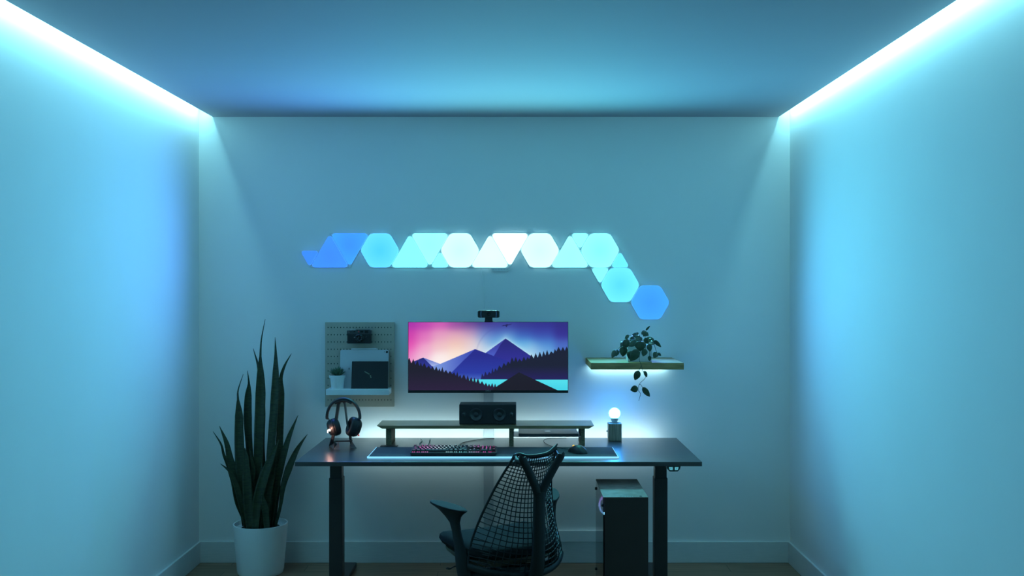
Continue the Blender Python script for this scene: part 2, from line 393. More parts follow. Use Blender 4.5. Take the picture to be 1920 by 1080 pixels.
MB().hexa([(-1.066, 5.18, DZ - 0.036), (-1.066, 5.26, DZ - 0.036), (-0.93, 5.26, DZ - 0.05), (-0.93, 5.18, DZ - 0.05), (-1.066, 5.18, DZ - 0.0225), (-1.066, 5.26, DZ - 0.0225), (-0.93, 5.26, DZ - 0.0225), (-0.93, 5.18, DZ - 0.0225)]).build('support_arm', M_BLACKM, desk)
MB().hexa([(0.73, 5.18, DZ - 0.05), (0.73, 5.26, DZ - 0.05), (0.885, 5.26, DZ - 0.036), (0.885, 5.18, DZ - 0.036), (0.73, 5.18, DZ - 0.0225), (0.73, 5.26, DZ - 0.0225), (0.885, 5.26, DZ - 0.0225), (0.885, 5.18, DZ - 0.0225)]).build('support_arm', M_BLACKM, desk)
# height controller
kx0, kx1 = (1250 - VX) / 382.0, (1276.5 - VX) / 382.0
kz = DZ - 0.0225
cp = MB().prism([(kx0, kz), (kx0 + 0.004, kz - 0.015), (kx0 + 0.015, kz - 0.026), (kx1 - 0.015, kz - 0.026), (kx1 - 0.004, kz - 0.015), (kx1, kz)], 4.887, 4.94).build('height_control', mat('control_grey', (0.05, 0.07, 0.07), 0.5), desk, bevel=0.002)
kc = (kx0 + kx1) / 2
for sg in (-1, 1):
    bx_ = kc + sg * 0.0145
    MB().prism([(bx_ - 0.009, kz - 0.004), (bx_ + 0.009 , kz - 0.004), (bx_ + 0.009 - (0.0 if sg < 0 else 0.004), kz - 0.018), (bx_ - 0.009 + (0.004 if sg < 0 else 0), kz - 0.018)], 4.8855, 4.889).build('up_button' if sg > 0 else 'down_button', M_LOGO if False else emis('button_glow', (0.10, 0.42, 0.52), 1.0), cp)
    MB().lathe([(0.0022, 0), (0.0022, 0.001)], (bx_ + 0.0, 4.8858, kz - 0.011), 4, (0, -1, 0)).build('arrow_mark', M_BLACK, cp)
# desk light strip
o = MB().box(-0.93, 0.80, DY1 + 0.0005, DY1 + 0.003, 0.722, 0.732).build('desk_light_strip', emis('desk_glow', DESK_COL, 6.0))
tag(o, 'white light strip along the rear edge of the black desk', 'light strip')
l = area('desk_lamp', o, (-0.065, DY1 + 0.006, 0.728), None, 1.74, 0.012, DESK_W, DESK_COL); l.rotation_euler = (math.radians(90), 0, 0)

# desk mat with a glowing rim
mx0, mx1, my0, my1 = -0.7526, 0.5085, 4.983, 5.315
t = thing('desk_mat', 'long dark desk mat with a glowing pale blue rim', 'desk mat', ((mx0 + mx1) / 2, (my0 + my1) / 2, DZ))
MB().prism(round_poly([(mx0 + .005, my0 + .005), (mx1 - .005, my0 + .005), (mx1 - .005, my1 - .005), (mx0 + .005, my1 - .005)], 0.008, 4), DZ + 0.0005, DZ + 0.0048, 'z').build('cloth', M_MAT, t)
fr = [(mx0 + .001, my0 + .012, DZ + .0045), (mx0 + .003, my0 + .004, DZ + .0045), (mx0 + .011, my0, DZ + .0045), (mx1 - .011, my0, DZ + .0045), (mx1 - .003, my0 + .004, DZ + .0045), (mx1 - .001, my0 + .012, DZ + .0045)]
RG = emis('rim_glow', (0.28, 0.82, 1.3), 1.0)
rim = MB().sweep(fr, [(-0.0025, -0.004), (0.0025, -0.004), (0.003, 0.001), (0.002, 0.0045), (-0.002, 0.0045), (-0.003, 0.001)]).build('light_rim', RG, t, smooth=True)
for xx in (mx0 + .0012, mx1 - .0012):
    MB().tube([(xx, my0 + .010, DZ + .004), (xx, my1 - .004, DZ + .003)], .0014, 6).build('side_light_rim', RG, t, smooth=True)

# ------------------------------------------------------------------ keyboard
kx0, kx1, ky0, ky1 = -0.543, -0.104, 5.030, 5.168
kb0 = DZ + 0.005
t = thing('keyboard', 'black full size keyboard with pink and white lit legends on the desk mat', 'keyboard', ((kx0 + kx1) / 2, (ky0 + ky1) / 2, kb0))
KF, KBK = DZ + 0.021, DZ + 0.031
MB().hexa([(kx0 + .006, ky0 + .001, kb0), (kx1 - .006, ky0 + .001, kb0), (kx1 - .003, ky1, kb0 + .0), (kx0 + .003, ky1, kb0 + .0), (kx0, ky0, KF), (kx1, ky0, KF), (kx1, ky1, KBK), (kx0, ky1, KBK)]).build('case', M_BLACK, t, bevel=0.0015)
def kbcol(x):
    px = VX + x * 365
    st = [(768, (230, 40, 130)), (785, (235, 90, 190)), (800, (235, 140, 215)), (815, (225, 200, 235)), (828, (210, 235, 240)), (850, (165, 225, 230)), (872, (120, 220, 230)), (886, (200, 205, 240)), (902, (240, 130, 215)), (915, (240, 70, 185)), (935, (240, 30, 120))]
    cs = [(a, Vector(c)) for a, c in st]; c = interp(cs, px); return srgb(*c)
KM = {}
def kmat(x, k=1.0):
    i = int((x - kx0) / (kx1 - kx0) * 22)
    if (i, k) not in KM: KM[(i, k)] = emis(f'key_glow_{i}_{int(k*10)}', kbcol(kx0 + (i + .5) / 22 * (kx1 - kx0)), k)
    return KM[(i, k)]
rows = [  # (row index from front, [(x unit, width, legend)])
    (0, [(0, 1.25, 'Ctrl'), (1.25, 1.25, 'Win'), (2.5, 1.25, 'Alt'), (3.75, 6.25, ''), (10, 1.25, 'Alt'), (11.25, 1.25, 'Fn'), (12.5, 1.25, '='), (13.75, 1.25, 'Ctrl'), (15.25, 1, '<'), (16.25, 1, 'v'), (17.25, 1, '>'), (18.5, 2, '0'), (20.5, 1, '.')]),
    (1, [(0, 2.25, 'Shift')] + [(2.25 + i, 1, c) for i, c in enumerate('ZXCVBNM,./')] + [(12.25, 2.75, 'Shift'), (16.25, 1, '^'), (18.5, 1, '1'), (19.5, 1, '2'), (20.5, 1, '3'), (21.5, 1, 'Ent')]),
    (2, [(0, 1.75, 'Caps')] + [(1.75 + i, 1, c) for i, c in enumerate("ASDFGHJKL;'")] + [(12.75, 2.25, 'Enter'), (18.5, 1, '4'), (19.5, 1, '5'), (20.5, 1, '6')]),
    (3, [(0, 1.5, 'Tab')] + [(1.5 + i, 1, c) for i, c in enumerate('QWERTYUIOP[]')] + [(13.5, 1.5, '\\'), (15.25, 1, 'Del'), (16.25, 1, 'End'), (17.25, 1, 'Pg'), (18.5, 1, '7'), (19.5, 1, '8'), (20.5, 1, '9'), (21.5, 1, '+')]),
    (4, [(i, 1, c) for i, c in enumerate('`1234567890-=')] + [(13, 2, '<-'), (15.25, 1, 'Ins'), (16.25, 1, 'Hm'), (17.25, 1, 'Pg'), (18.5, 1, 'Nm'), (19.5, 1, '/'), (20.5, 1, '*'), (21.5, 1, '-')]),
    (5.25, [(0, 1, 'Esc')] + [(2 + i, 1, f'F{i+1}') for i in range(4)] + [(6.5 + i, 1, f'F{i+5}') for i in range(4)] + [(11 + i, 1, f'F{i+9}') for i in range(4)] + [(15.25, 1, 'Pr'), (16.25, 1, 'Sc'), (17.25, 1, 'Ps')]),
]
u = (kx1 - kx0 - 0.012) / 22.5
slope = (KBK - KF) / (ky1 - ky0)
GEO = {}
extra = MB(); extra_m = []
nk = 0
for ri, ks in reversed(rows):
    for x0, wd, lg in ks:
        xa = kx0 + 0.006 + x0 * u; xb = xa + wd * u; ya = ky0 + 0.008 + ri * 0.0193; yb = ya + 0.0193
        zb = KF + slope * (ya - ky0) + 0.0012; zt = zb + 0.0095
        g = 0.0009; tp = 0.0026
        mb = extra if nk >= 100 else MB()
        mb.hexa([(xa + g, ya + g, zb), (xb - g, ya + g, zb), (xb - g, yb - g, zb + .0014), (xa + g, yb - g, zb + .0014),
                 (xa + g + tp, ya + g + tp * .9, zt), (xb - g - tp, ya + g + tp * .9, zt), (xb - g - tp, yb - g - tp * .5, zt + .0018), (xa + g + tp, yb - g - tp * .5, zt + .0018)], 0)
        if lg and nk < 100:
            sz = 0.0125 if len(lg) == 1 else (0.0080 if len(lg) == 2 else 0.0052)
            if lg not in GEO: GEO[lg] = text_geo(lg, sz)
            vs, fs = GEO[lg]; cx, cy = (xa + xb) / 2, (ya + yb) / 2 + 0.002
            mb.raw([(cx + v.x, cy + v.y * 1.15, zt + 0.0005 + 0.0018 * ((cy + v.y * 1.15) - (ya + g)) / (0.0175)) for v in vs], fs, 1)
        if nk < 100: mb.build('keycap', [M_BLACK, kmat((xa + xb) / 2, 1.9)], t)
        nk += 1
if extra.v:
    o = extra.build('keycap', M_BLACK, t); o['kind'] = 'stuff'
mb = MB(); ms = []
n = 22
for i in range(n):
    xa = kx0 + 0.006 + i * u * 22.5 / n; xb = xa + u * 22.5 / n
    mb.raw([(xa, ky0 + 0.009, KF + 0.0012 ), (xb, ky0 + 0.009, KF + 0.0012), (xb, ky1 - 0.009, KBK - .0005 + 0.001), (xa, ky1 - 0.009, KBK + 0.0005)], [(0, 1, 2, 3)], i)
    ms.append(emis(f'under_glow_{i}', kbcol((xa + xb) / 2), 0.035))
mb.build('backlight_plate', ms, t)
mb = MB(); ms = []
leds = [x for x0, wd, lg in rows[0][1] for x in ([x0 + wd / 2] if wd < 3 else [x0 + .4, x0 + wd - .4])]
for i, xu in enumerate(leds):
    xc = kx0 + 0.006 + xu * u
    for dx in (-0.0045, 0.0045):
        mb.raw([(xc + dx - .0018, ky0 + 0.0052, KF + .0008), (xc + dx + .0018, ky0 + 0.0052, KF + .0008), (xc + dx + .0018, ky0 + 0.0082, KF + .004), (xc + dx - .0018, ky0 + 0.0082, KF + .004)], [(0, 1, 2, 3)], i)
    ms.append(emis(f'led_glow_{i}', kbcol(xc), 1.2))
mb.build('front_leds', ms, t)
MB().tube(bez([(-0.30, ky1 + 0.0, kb0 + .012), (-0.303, ky1 + .06, DZ + .003), (-0.31, ky1 + .16, DZ + .003), (-0.312, 5.42, DZ + .003), (-0.285, 5.50, DZ + .003), (-0.20, 5.60, DZ + .003), (-0.13, 5.62, DZ + .003)], 8), 0.0018, 6).build('cable', M_CABLE, t, smooth=True)

# white cables on the desk behind the keyboard
for i, (pts, lab) in enumerate([([(787, 832), (790.5, 828), (791.3, 825), (789.5, 823.2)], 'short white cable end curling left on the desk behind the keyboard'), ([(804, 832), (805, 828), (806.5, 823)], 'short straight white cable on the desk behind the keyboard, right of the curled one')]):
    pp = []
    for px, py in pts:
        s_ = (py - VY) / (CH - DZ - 0.004); Y = F / s_; pp.append(((px - VX) / s_, Y, DZ + 0.004))
    tag(MB().tube(bez(pp, 6), 0.0030, 8).build('white_cable', M_CABLEW, smooth=True), lab, 'cable', 'white cables behind the keyboard')

# ------------------------------------------------------------------ mouse
t = thing('computer_mouse', 'black wired mouse with a yellow lit wheel right of the chair top', 'mouse', (0.313, 5.135, DZ + 0.005))
ang = math.radians(122); fd = Vector((math.cos(ang), math.sin(ang), 0)); sd = Vector((math.sin(ang), -math.cos(ang), 0))
mc = Vector((0.313, 5.135, DZ + 0.0052))
L_ = 0.122
rings = []
for j in range(15):
    q = j / 14; a = -L_ / 2 + L_ * q
    wdt = interp([(0, .012), (.07, .024), (.2, .032), (.45, .035), (.65, .031), (.85, .031), (.95, .027), (1, .020)], q)
    hgt = interp([(0, .006), (.08, .018), (.25, .034), (.42, .041), (.6, .036), (.8, .026), (.95, .017), (1, .010)], q)
    ring = []
    for i in range(20):
        th = 2 * math.pi * i / 20; c_, s_ = math.cos(th), math.sin(th)
        z = hgt * (abs(s_) ** 0.75) if s_ > 0 else 0.0
        tl = 0.12 * z
        ring.append(mc + fd * a + sd * (wdt * (abs(c_) ** 0.8) * (1 if c_ > 0 else -1) * (1 if s_ > 0 else 0.9) - tl) + Vector((0, 0, z + (0 if s_ > 0 else 0.0))))
    rings.append(ring)
MB().loft(rings).build('body', M_BLACK, t, smooth=True)
wl = mc + fd * 0.034 + Vector((0, 0, 0.0245)) - sd * .003
MB().lathe([(0.0085, -0.003), (0.0105, -0.0015), (0.0105, 0.0015), (0.0085, 0.003)], wl, 20, sd).build('scroll_wheel', emis('wheel_glow', srgb(255, 205, 90), 1.2), t, smooth=True)
cpts = [mc + fd * 0.060 + Vector((0, 0, .006)), mc + fd * 0.075 + Vector((-0.002, 0, .004))]
for px, py in [(1048, 839.5), (1036, 836), (1025, 831.5), (1019.6, 826.5), (1022, 822.8), (1032, 821), (1048, 820.7), (1062, 820.5)]:
    s_ = (py - VY) / (CH - DZ - 0.006); cpts.append(Vector(((px - VX) / s_, F / s_, DZ + (0.0072 if py > 836 else 0.003))))
MB().tube(bez(cpts, 6), 0.0016, 6).build('cable', M_CABLE, t, smooth=True)
MB().tube([mc + fd * 0.058 + Vector((0, 0, .007)), mc + fd * 0.068 + Vector((0, 0, .006))], [0.003, 0.002], 8).build('strain_relief', M_STEELG, t, smooth=True)

# ------------------------------------------------------------------ desk shelf (riser)
RZ = 0.8515; RT = 0.0165; rx0, rx1, ry0, ry1 = -0.757, 0.4135, 5.36, 5.58
t = thing('desk_shelf', 'long oak desk shelf on three speckled legs under the monitor', 'desk shelf', ((rx0 + rx1) / 2, (ry0 + ry1) / 2, DZ))
bv = 0.029
MB().prism([(rx0, RZ), (rx1, RZ), (rx1 - bv, RZ - RT), (rx0 + bv, RZ - RT)], ry0, ry1).build('board', M_OAK, t, bevel=0.0006)
for x0, x1 in ((-0.711, -0.682), (-0.0445, -0.0205), (0.3415, 0.3655)):
    MB().box(x0, x1, 5.385, 5.565, DZ, RZ - RT).build('leg', M_FELT, t, bevel=0.001)
MB().box(-0.736, -0.644, 5.335, 5.383, DZ, DZ + 0.005).build('base_plate', M_BLACKM, t, bevel=0.001)
tr = MB().box(-0.0205, 0.3415, 5.37, 5.57, 0.7895, 0.7915).build('tray', M_ALU, t)
MB().box(-0.0200, -0.0185, 5.38, 5.56, 0.7917, RZ - RT - .001).build('flange', M_ALU, tr)
# laptop
t = thing('laptop', 'closed dark grey laptop on the tray under the desk shelf', 'laptop', (0.169, 5.48, 0.7915))
lx0, lx1 = 0.0065, 0.329
MB().box(lx0, lx1, 5.372, 5.578, 0.7925, 0.8005).build('base', M_DKALU, t, bevel=0.002)
ld = MB().box(lx0, lx1, 5.372, 5.578, 0.8012, 0.8065).build('lid', M_DKALU, t, bevel=0.0015)
ax, ay = 0.167, 5.468
apple = []
for i in range(28):
    a = 2 * math.pi * i / 28; r = 0.018 * (1 - 0.14 * max(0, math.sin(a)) ** 6 - 0.08 * max(0, -math.sin(a)) ** 8)
    if abs((a + math.pi) % (2 * math.pi) - math.pi) < 0.42: r *= 0.74
    apple.append((ax + r * math.cos(a), ay + r * 1.05 * math.sin(a)))
mb = MB().prism(apple, 0.8066, 0.8069, 'z'); mb.prism([(ax, ay + .019), (ax + .007, ay + .022), (ax + .009, ay + .031), (ax + .002, ay + .027)], 0.8066, 0.8069, 'z')
mb.build('lid_emblem', M_LOGO, ld)

# ------------------------------------------------------------------ speaker
sx0, sx1, sy0, sy1, sz1 = -0.3160, -0.0062, 5.41, 5.54, 0.9595
t = thing('speaker', 'wide black two driver speaker on the oak desk shelf', 'speaker', ((sx0 + sx1) / 2, (sy0 + sy1) / 2, RZ))
MB().box(sx0, sx1, sy0, sy1, RZ + 0.001, sz1).build('cabinet', M_BLACK, t, bevel=0.003)
for px, py, r, nm in ((892.6, 777.5, .034, 'woofer'), (936.5, 777.5, .034, 'woofer'), (869.8, 776.8, .0125, 'tweeter'), (959, 776.8, .0125, 'tweeter')):
    c = P(px, py, sy0)
    if nm == 'woofer': prof = [(r * 1.08, 0), (r * 1.06, .003), (r * .98, .008), (r * .88, .0085), (r * .80, .0065), (r * .42, .0010), (r * .36, .0035), (r * .2, .0065), (0, .0075)]
    else: prof = [(r * 1.1, 0), (r * 1.05, .0018), (r * .75, .0018), (r * .65, .004), (r * .3, .0065), (0, .007)]
    MB().lathe(prof, c, 32, (0, -1, 0)).build(nm, M_CONE, t, smooth=True)

# ------------------------------------------------------------------ monitor
YM = 5.50; sM = S(YM)
mx0, mx1 = (765 - VX) / sM, (1065.5 - VX) / sM
mz1, mz0 = CH - (603.5 - VY) / sM, CH - (737 - VY) / sM
t = thing('monitor', 'wide monitor on a wall mount showing purple mountains and a pink sky', 'monitor', ((mx0 + mx1) / 2, YM + 0.02, mz0))
hs = MB().box(mx0, mx1, YM, YM + 0.022, mz0, mz1).build('housing', M_BLACKG, t, bevel=0.0015)
MB().hexa([(mx0 + .15, YM + .022, mz0 + .06), (mx1 - .15, YM + .022, mz0 + .06), (mx1 - .22, YM + .055, mz0 + .1), (mx0 + .22, YM + .055, mz0 + .1),
           (mx0 + .15, YM + .022, mz1 - .06), (mx1 - .15, YM + .022, mz1 - .06), (mx1 - .22, YM + .055, mz1 - .1), (mx0 + .22, YM + .055, mz1 - .1)]).build('rear_bulge', M_BLACK, t)
xc = (mx0 + mx1) / 2; zc = (mz0 + mz1) / 2
MB().box(xc - .03, xc + .03, YM + .05, YW, zc - .04, zc + .04).build('wall_arm', M_BLACKM, t)
MB().box(mx0 + .002, mx1 - .002, YM - 0.0012, YM + .001, mz0 + .0005, mz0 + .0155).build('bottom_bezel', mat('bezel', (0.018, 0.019, 0.022), 0.35), t)
vs, fs = text_geo('DELL', 0.0125); pc = P(915.6, 732.6, YM - .0016)
MB().raw([(pc.x + v.x * 1.1, YM - .0015, pc.z + v.y) for v in vs], fs).build('maker_mark', M_BADGE, t)
# picture on the screen, computed per vertex
def seg_teeth(base, seed, lo, hi, h0, h1):
    rnd = random.Random(seed); out = []; x = base[0][0]
    while x < base[-1][0]:
        w_ = rnd.uniform(lo, hi); h = rnd.uniform(h0, h1)
        out.append((x, interp(base, x))); out.append((x + w_ * .5, interp(base, x + w_ * .5) - h)); x += w_
    out.append((base[-1][0], base[-1][1])); return out
def inpoly(X, Y, poly):
    ins = np.zeros(X.shape, bool); n_ = len(poly)
    for i in range(n_):
        x1, y1 = poly[i]; x2, y2 = poly[(i + 1) % n_]
        if y1 == y2: continue
        c = ((y1 > Y) != (y2 > Y)) & (X < (x2 - x1) * (Y - y1) / (y2 - y1) + x1); ins ^= c
    return ins
NX, NY = 480, 204
sx_a, sx_b, sy_a, sy_b = 90.0, 1780.0, 197.0, 911.0
gx = np.linspace(sx_a, sx_b, NX); gy = np.linspace(sy_a, sy_b, NY); X, Y_ = np.meshgrid(gx, gy)
SK = [(95,200,165,50,170),(95,330,205,60,170),(95,450,225,75,175),(95,540,235,110,190),(250,220,190,70,175),(250,350,225,120,190),(250,480,240,170,205),(200,560,240,200,220),(430,210,205,90,180),(430,330,230,160,195),(430,450,240,195,200),(430,570,252,240,238),(600,220,150,75,160),(600,330,225,170,190),(600,420,240,200,185),(600,520,250,230,215),(750,210,95,60,140),(750,300,190,150,190),(750,400,225,195,200),(800,460,240,225,225),(900,215,60,50,130),(900,300,120,140,205),(900,380,130,165,215),(900,460,190,215,235),(1000,220,65,60,145),(1000,300,75,100,185),(1000,400,85,160,220),(1120,220,58,58,145),(1120,290,65,85,175),(1120,345,110,190,230),(1300,220,55,55,140),(1300,320,60,90,180),(1300,420,80,160,220),(1300,480,130,200,235),(1400,500,180,215,235),(1500,220,52,50,140),(1500,320,60,75,170),(1500,420,70,130,205),(1500,500,110,170,225),(1770,220,50,48,130),(1770,320,55,50,145),(1770,440,75,110,195)]
num = np.zeros(X.shape + (3,)); den = np.zeros(X.shape)
for x, y, r, g, b_ in SK:
    wt = np.exp(-((X - x) ** 2 + (1.35 * (Y_ - y)) ** 2) / (2 * 72.0 ** 2)) + 1e-9; den += wt
    for k, c in enumerate((r, g, b_)): num[..., k] += wt * c
img = num / den[..., None]
def segdist(a, b_):
    ax_, ay_ = a; bx2, by2 = b_; L2 = (bx2 - ax_) ** 2 + (by2 - ay_) ** 2
    tt = np.clip(((X - ax_) * (bx2 - ax_) + (Y_ - ay_) * (by2 - ay_)) / L2, 0, 1)
    return np.hypot(X - (ax_ + tt * (bx2 - ax_)), Y_ - (ay_ + tt * (by2 - ay_)))
gl = np.exp(-np.minimum(segdist((910, 517), (1120, 367)), segdist((1120, 367), (1395, 555))) / 26.0)[..., None]
img = img * (1 - .6 * gl) + np.array([210, 240, 250]) * .6 * gl
arc = np.abs(np.hypot(X - 1130, (Y_ - 560) * 1.0) - 325)
am = ((X < 1085) & (X > 800) & (Y_ < 480))[..., None] * np.exp(-(arc / 9) ** 2)[..., None] * .12
img = img * (1 - am) + np.array([60, 70, 150]) * am
def fill(poly, c1, c2, y1, y2, ax_=1):
    ins = inpoly(X, Y_, poly); tt = np.clip(((Y_ if ax_ else X) - y1) / (y2 - y1), 0, 1)[..., None]
    col_ = np.array(c1) * (1 - tt) + np.array(c2) * tt; img[ins] = col_[ins]
fill([(910, 517), (1120, 367), (1395, 555), (1350, 640), (1100, 640)], (42, 42, 120), (50, 50, 150), 400, 600)
fill([(910, 517), (1120, 367), (1070, 425), (995, 553)], (62, 66, 160), (75, 95, 195), 430, 550)
fill([(130, 615), (245, 567), (345, 662), (340, 740), (250, 740), (120, 660)], (38, 42, 115), (50, 60, 160), 570, 680)
fill([(245, 567), (432, 636), (345, 662)], (95, 115, 200), (165, 180, 230), 580, 650)
fill([(345, 660), (432, 632), (797, 478), (1000, 553), (1160, 612), (1000, 800), (300, 800)], (44, 46, 140), (48, 62, 165), 500, 760)
fill([(345, 660), (432, 632), (797, 478), (560, 712), (500, 760), (300, 800)], (60, 75, 180), (120, 150, 220), 760, 400, 0)
fill([(560, 712), (797, 478), (1000, 553), (1160, 612), (1000, 800), (480, 800)], (42, 46, 140), (46, 66, 172), 540, 780)
hz = np.clip((Y_ - 730) / 70, 0, 1) * ((X > 600) & (X < 900) & (Y_ < 800)); img = img * (1 - .4 * hz[..., None]) + np.array([110, 160, 220]) * .4 * hz[..., None]
fill([(700, 796), (1785, 798), (1785, 912), (700, 912)], (85, 225, 238), (70, 210, 232), 800, 910)
bR = [(855, 797), (880, 770), (955, 745), (1050, 695), (1200, 612), (1300, 610), (1390, 578), (1440, 575), (1550, 545), (1620, 530), (1660, 500), (1785, 490)]
tR = seg_teeth(bR, 3, 28, 50, 30, 60)
fill(tR + [(1785, 801), (855, 797)], (30, 36, 56), (40, 36, 95), 650, 800)
bL = [(80, 610), (180, 650), (230, 660), (400, 708), (560, 745), (650, 785), (800, 830), (930, 868), (1040, 890)]
tL = seg_teeth(bL, 5, 28, 48, 28, 56)
fill([(80, 590)] + tL + [(1040, 912), (80, 912)], (32, 33, 48), (44, 34, 62), 700, 900)
fill([(960, 912), (1262, 722), (1675, 912)], (31, 33, 46), (30, 31, 43), 750, 900)
for pl in ([(1075, 238), (1100, 226), (1125, 224), (1135, 212), (1142, 222), (1188, 212), (1175, 222), (1140, 232), (1132, 250), (1122, 246), (1124, 234), (1095, 236)],):
    fill(pl, (40, 40, 95), (40, 40, 95), 200, 250)
lin = np.where(img / 255 <= 0.04045, img / 255 / 12.92, ((img / 255 + 0.055) / 1.055) ** 2.4)
wx0, wx1 = mx0 + 0.0025, mx1 - 0.0025; wz1, wz0 = mz1 - 0.0022, mz0 + 0.0155
vx = np.linspace(wx0, wx1, NX); vz = np.linspace(wz1, wz0, NY)
VXg, VZg = np.meshgrid(vx, vz); o_ = ORG[t]
verts = np.stack([VXg - o_.x, np.full_like(VXg, YM - 0.0006 - o_.y), VZg - o_.z], -1).reshape(-1, 3)
idx = np.arange(NX * NY).reshape(NY, NX)
faces = np.stack([idx[:-1, :-1], idx[1:, :-1], idx[1:, 1:], idx[:-1, 1:]], -1).reshape(-1, 4)
me = bpy.data.meshes.new('screen'); me.from_pydata(verts.tolist(), [], faces.tolist())
ca = me.color_attributes.new('picture', 'FLOAT_COLOR', 'POINT')
ca.data.foreach_set('color', np.concatenate([lin.reshape(-1, 3), np.ones((NX * NY, 1))], 1).astype(np.float32).ravel())
m_, nt_, b_ = new_mat('screen_picture')
at = nt_.nodes.new('ShaderNodeAttribute'); at.attribute_name = 'picture'
nt_.links.new(at.outputs['Color'], b_.inputs['Emission Color']); b_.inputs['Emission Strength'].default_value = 1.0
b_.inputs['Base Color'].default_value = (0.004, 0.004, 0.004, 1); b_.inputs['Roughness'].default_value = 0.5; b_.inputs['Specular IOR Level'].default_value = 0.1
me.materials.append(m_)
so = bpy.data.objects.new('screen', me); COL.objects.link(so); so.parent = t; so['label'] = 'lit screen picture of mountains, pines and lake'

# webcam
t = thing('webcam', 'small black webcam with blue side arcs clipped on top of the monitor', 'webcam', (P(916, 604, YM)[0], YM + .01, mz1))
c = P(916.2, 588.9, YM - 0.008); hw = 20.5 / sM; hh = 6.9 / sM
MB().prism(round_poly([(c.x - hw, c.z - hh), (c.x + hw, c.z - hh), (c.x + hw, c.z + hh), (c.x - hw, c.z + hh)], 0.009, 5), YM - 0.012, YM + 0.014).build('body', M_BLACK, t, bevel=0.003)
MB().lathe([(.010, 0), (.010, .0015), (.0075, .002), (.005, .0008), (0, .0008)], (c.x, YM - 0.0121, c.z), 24, (0, -1, 0)).build('lens', M_BLACKG, t, smooth=True)
for sg in (-1, 1):
    pts = [(c.x + sg * (0.040 + 0.0028 * (1 - (q / 5.0) ** 2)) , YM - 0.0125, c.z + q / 5.0 * hh * .93) for q in range(-5, 6)]
    MB().tube(pts, 0.0008, 5, up=(0, 1, 0)).build('side_arc', emis('webcam_blue', (0.03, 0.16, 0.42), 1.0), t)
MB().box(c.x - .023, c.x + .023, YM - 0.006, YM + 0.03, mz1 + .0005, mz1 + .007).build('clip', M_BLACK, t, bevel=0.002)
MB().box(c.x - .021, c.x + .021, YM - 0.004, YM + 0.01, mz1 + .007, c.z - hh + .002).build('neck', M_BLACK, t, bevel=0.002)

# ------------------------------------------------------------------ pegboard with its things
sP = 324.3; YP = F / sP
def pw(px, py, s_=sP): return ((px - VX) / s_, CH - (py - VY) / s_)
bx0, bz1 = pw(609.7, 604.4); bx1, bz0 = pw(738.8, 762.5)
mb = MB()
cw = 33.45 / 5.683 / sP; rh = 77.2 / 5.683 / sP
hx0 = (590 + 143 / 5.683 - VX) / sP; hz0 = CH - (590 + 136.5 / 5.683 - VY) / sP
ncol, nrow = 21, 11
xs = [bx0] + [hx0 + (i - .5) * cw for i in range(ncol + 1)] + [bx1]; zs = [bz1] + [hz0 - (j - .5) * rh for j in range(nrow + 1)] + [bz0]
Yb = YW - 0.001; dd = 0.009
for i in range(len(xs) - 1):
    for j in range(len(zs) - 1):
        x0, x1, z1, z0 = xs[i], xs[i + 1], zs[j], zs[j + 1]
        if 1 <= i <= ncol and 1 <= j <= nrow:
            cx, cz = hx0 + (i - 1) * cw, hz0 - (j - 1) * rh; a, c = 0.0022, 0.0032
            o4 = [(x0, YP, z0), (x1, YP, z0), (x1, YP, z1), (x0, YP, z1)]; i4 = [(cx - a, YP, cz - c), (cx + a, YP, cz - c), (cx + a, YP, cz + c), (cx - a, YP, cz + c)]
            b4 = [(x, YP + dd, z) for x, _, z in i4]
            mb.raw(o4 + i4, [(k, (k + 1) % 4, 4 + (k + 1) % 4, 4 + k) for k in range(4)])
            mb.raw(i4 + b4, [(k, (k + 1) % 4, 4 + (k + 1) % 4, 4 + k) for k in range(4)] + [(4, 5, 6, 7)], 1)
        else: mb.raw([(x0, YP, z0), (x1, YP, z0), (x1, YP, z1), (x0, YP, z1)], [(0, 1, 2, 3)])
mb.raw([(bx0, YP, bz0), (bx1, YP, bz0), (bx1, YP, bz1), (bx0, YP, bz1), (bx0, Yb, bz0), (bx1, Yb, bz0), (bx1, Yb, bz1), (bx0, Yb, bz1)], [(0, 4, 5, 1), (1, 5, 6, 2), (2, 6, 7, 3), (3, 7, 4, 0), (4, 7, 6, 5)])
tpg = thing('pegboard', 'beige pegboard on the wall left of the monitor', 'pegboard', ((bx0 + bx1) / 2, YW, bz0))
mb.build('board', [M_PEG, M_HOLE], tpg)
# ledge
t = tag(MB().box(-1.0855, -0.728, 5.642, YP, 0.9856, 1.0182).build('pegboard_ledge', M_WHITE, bevel=0.002), 'white box ledge fixed low on the pegboard', 'ledge')
LZ = 1.0184
# tablet
t = thing('tablet', 'silver tablet leaning back against the pegboard behind the black case', 'tablet', ((683.5 - VX) / 325, 5.735, LZ))
tx0, tx1 = (637.8 - VX) / 325.5, (728.6 - VX) / 325.5; tz1 = CH - (656 - VY) / 325.3
a_, b2 = 5.725, 5.748
rp = round_poly([(tx0, LZ), (tx1, LZ), (tx1, tz1), (tx0, tz1)], 0.010, 5)
def tilt(x, z, off): return (x, a_ - 0.004 + (b2 - a_) * (z - LZ) / (tz1 - LZ) + off, z)
MB().loft([[tilt(x, z, -.003) for x, z in rp], [tilt(x, z, .003) for x, z in rp]]).build('body', M_SILV, t, bevel=0.001)
q = P(725.5, 660, 5.74); 
MB().lathe([(.0062, 0), (.0062, .002), (.0050, .0025), (0, .0025)], (q.x, b2 - .008, q.z), 20, (0, -1, 0)).build('camera_lens', M_BLACKG, t)
q = P(720.7, 659.8, 5.74); MB().lathe([(.0022, 0), (.0022, .001)], (q.x, b2 - .008, q.z), 12, (0, -1, 0)).build('flash', M_STEELG, t)
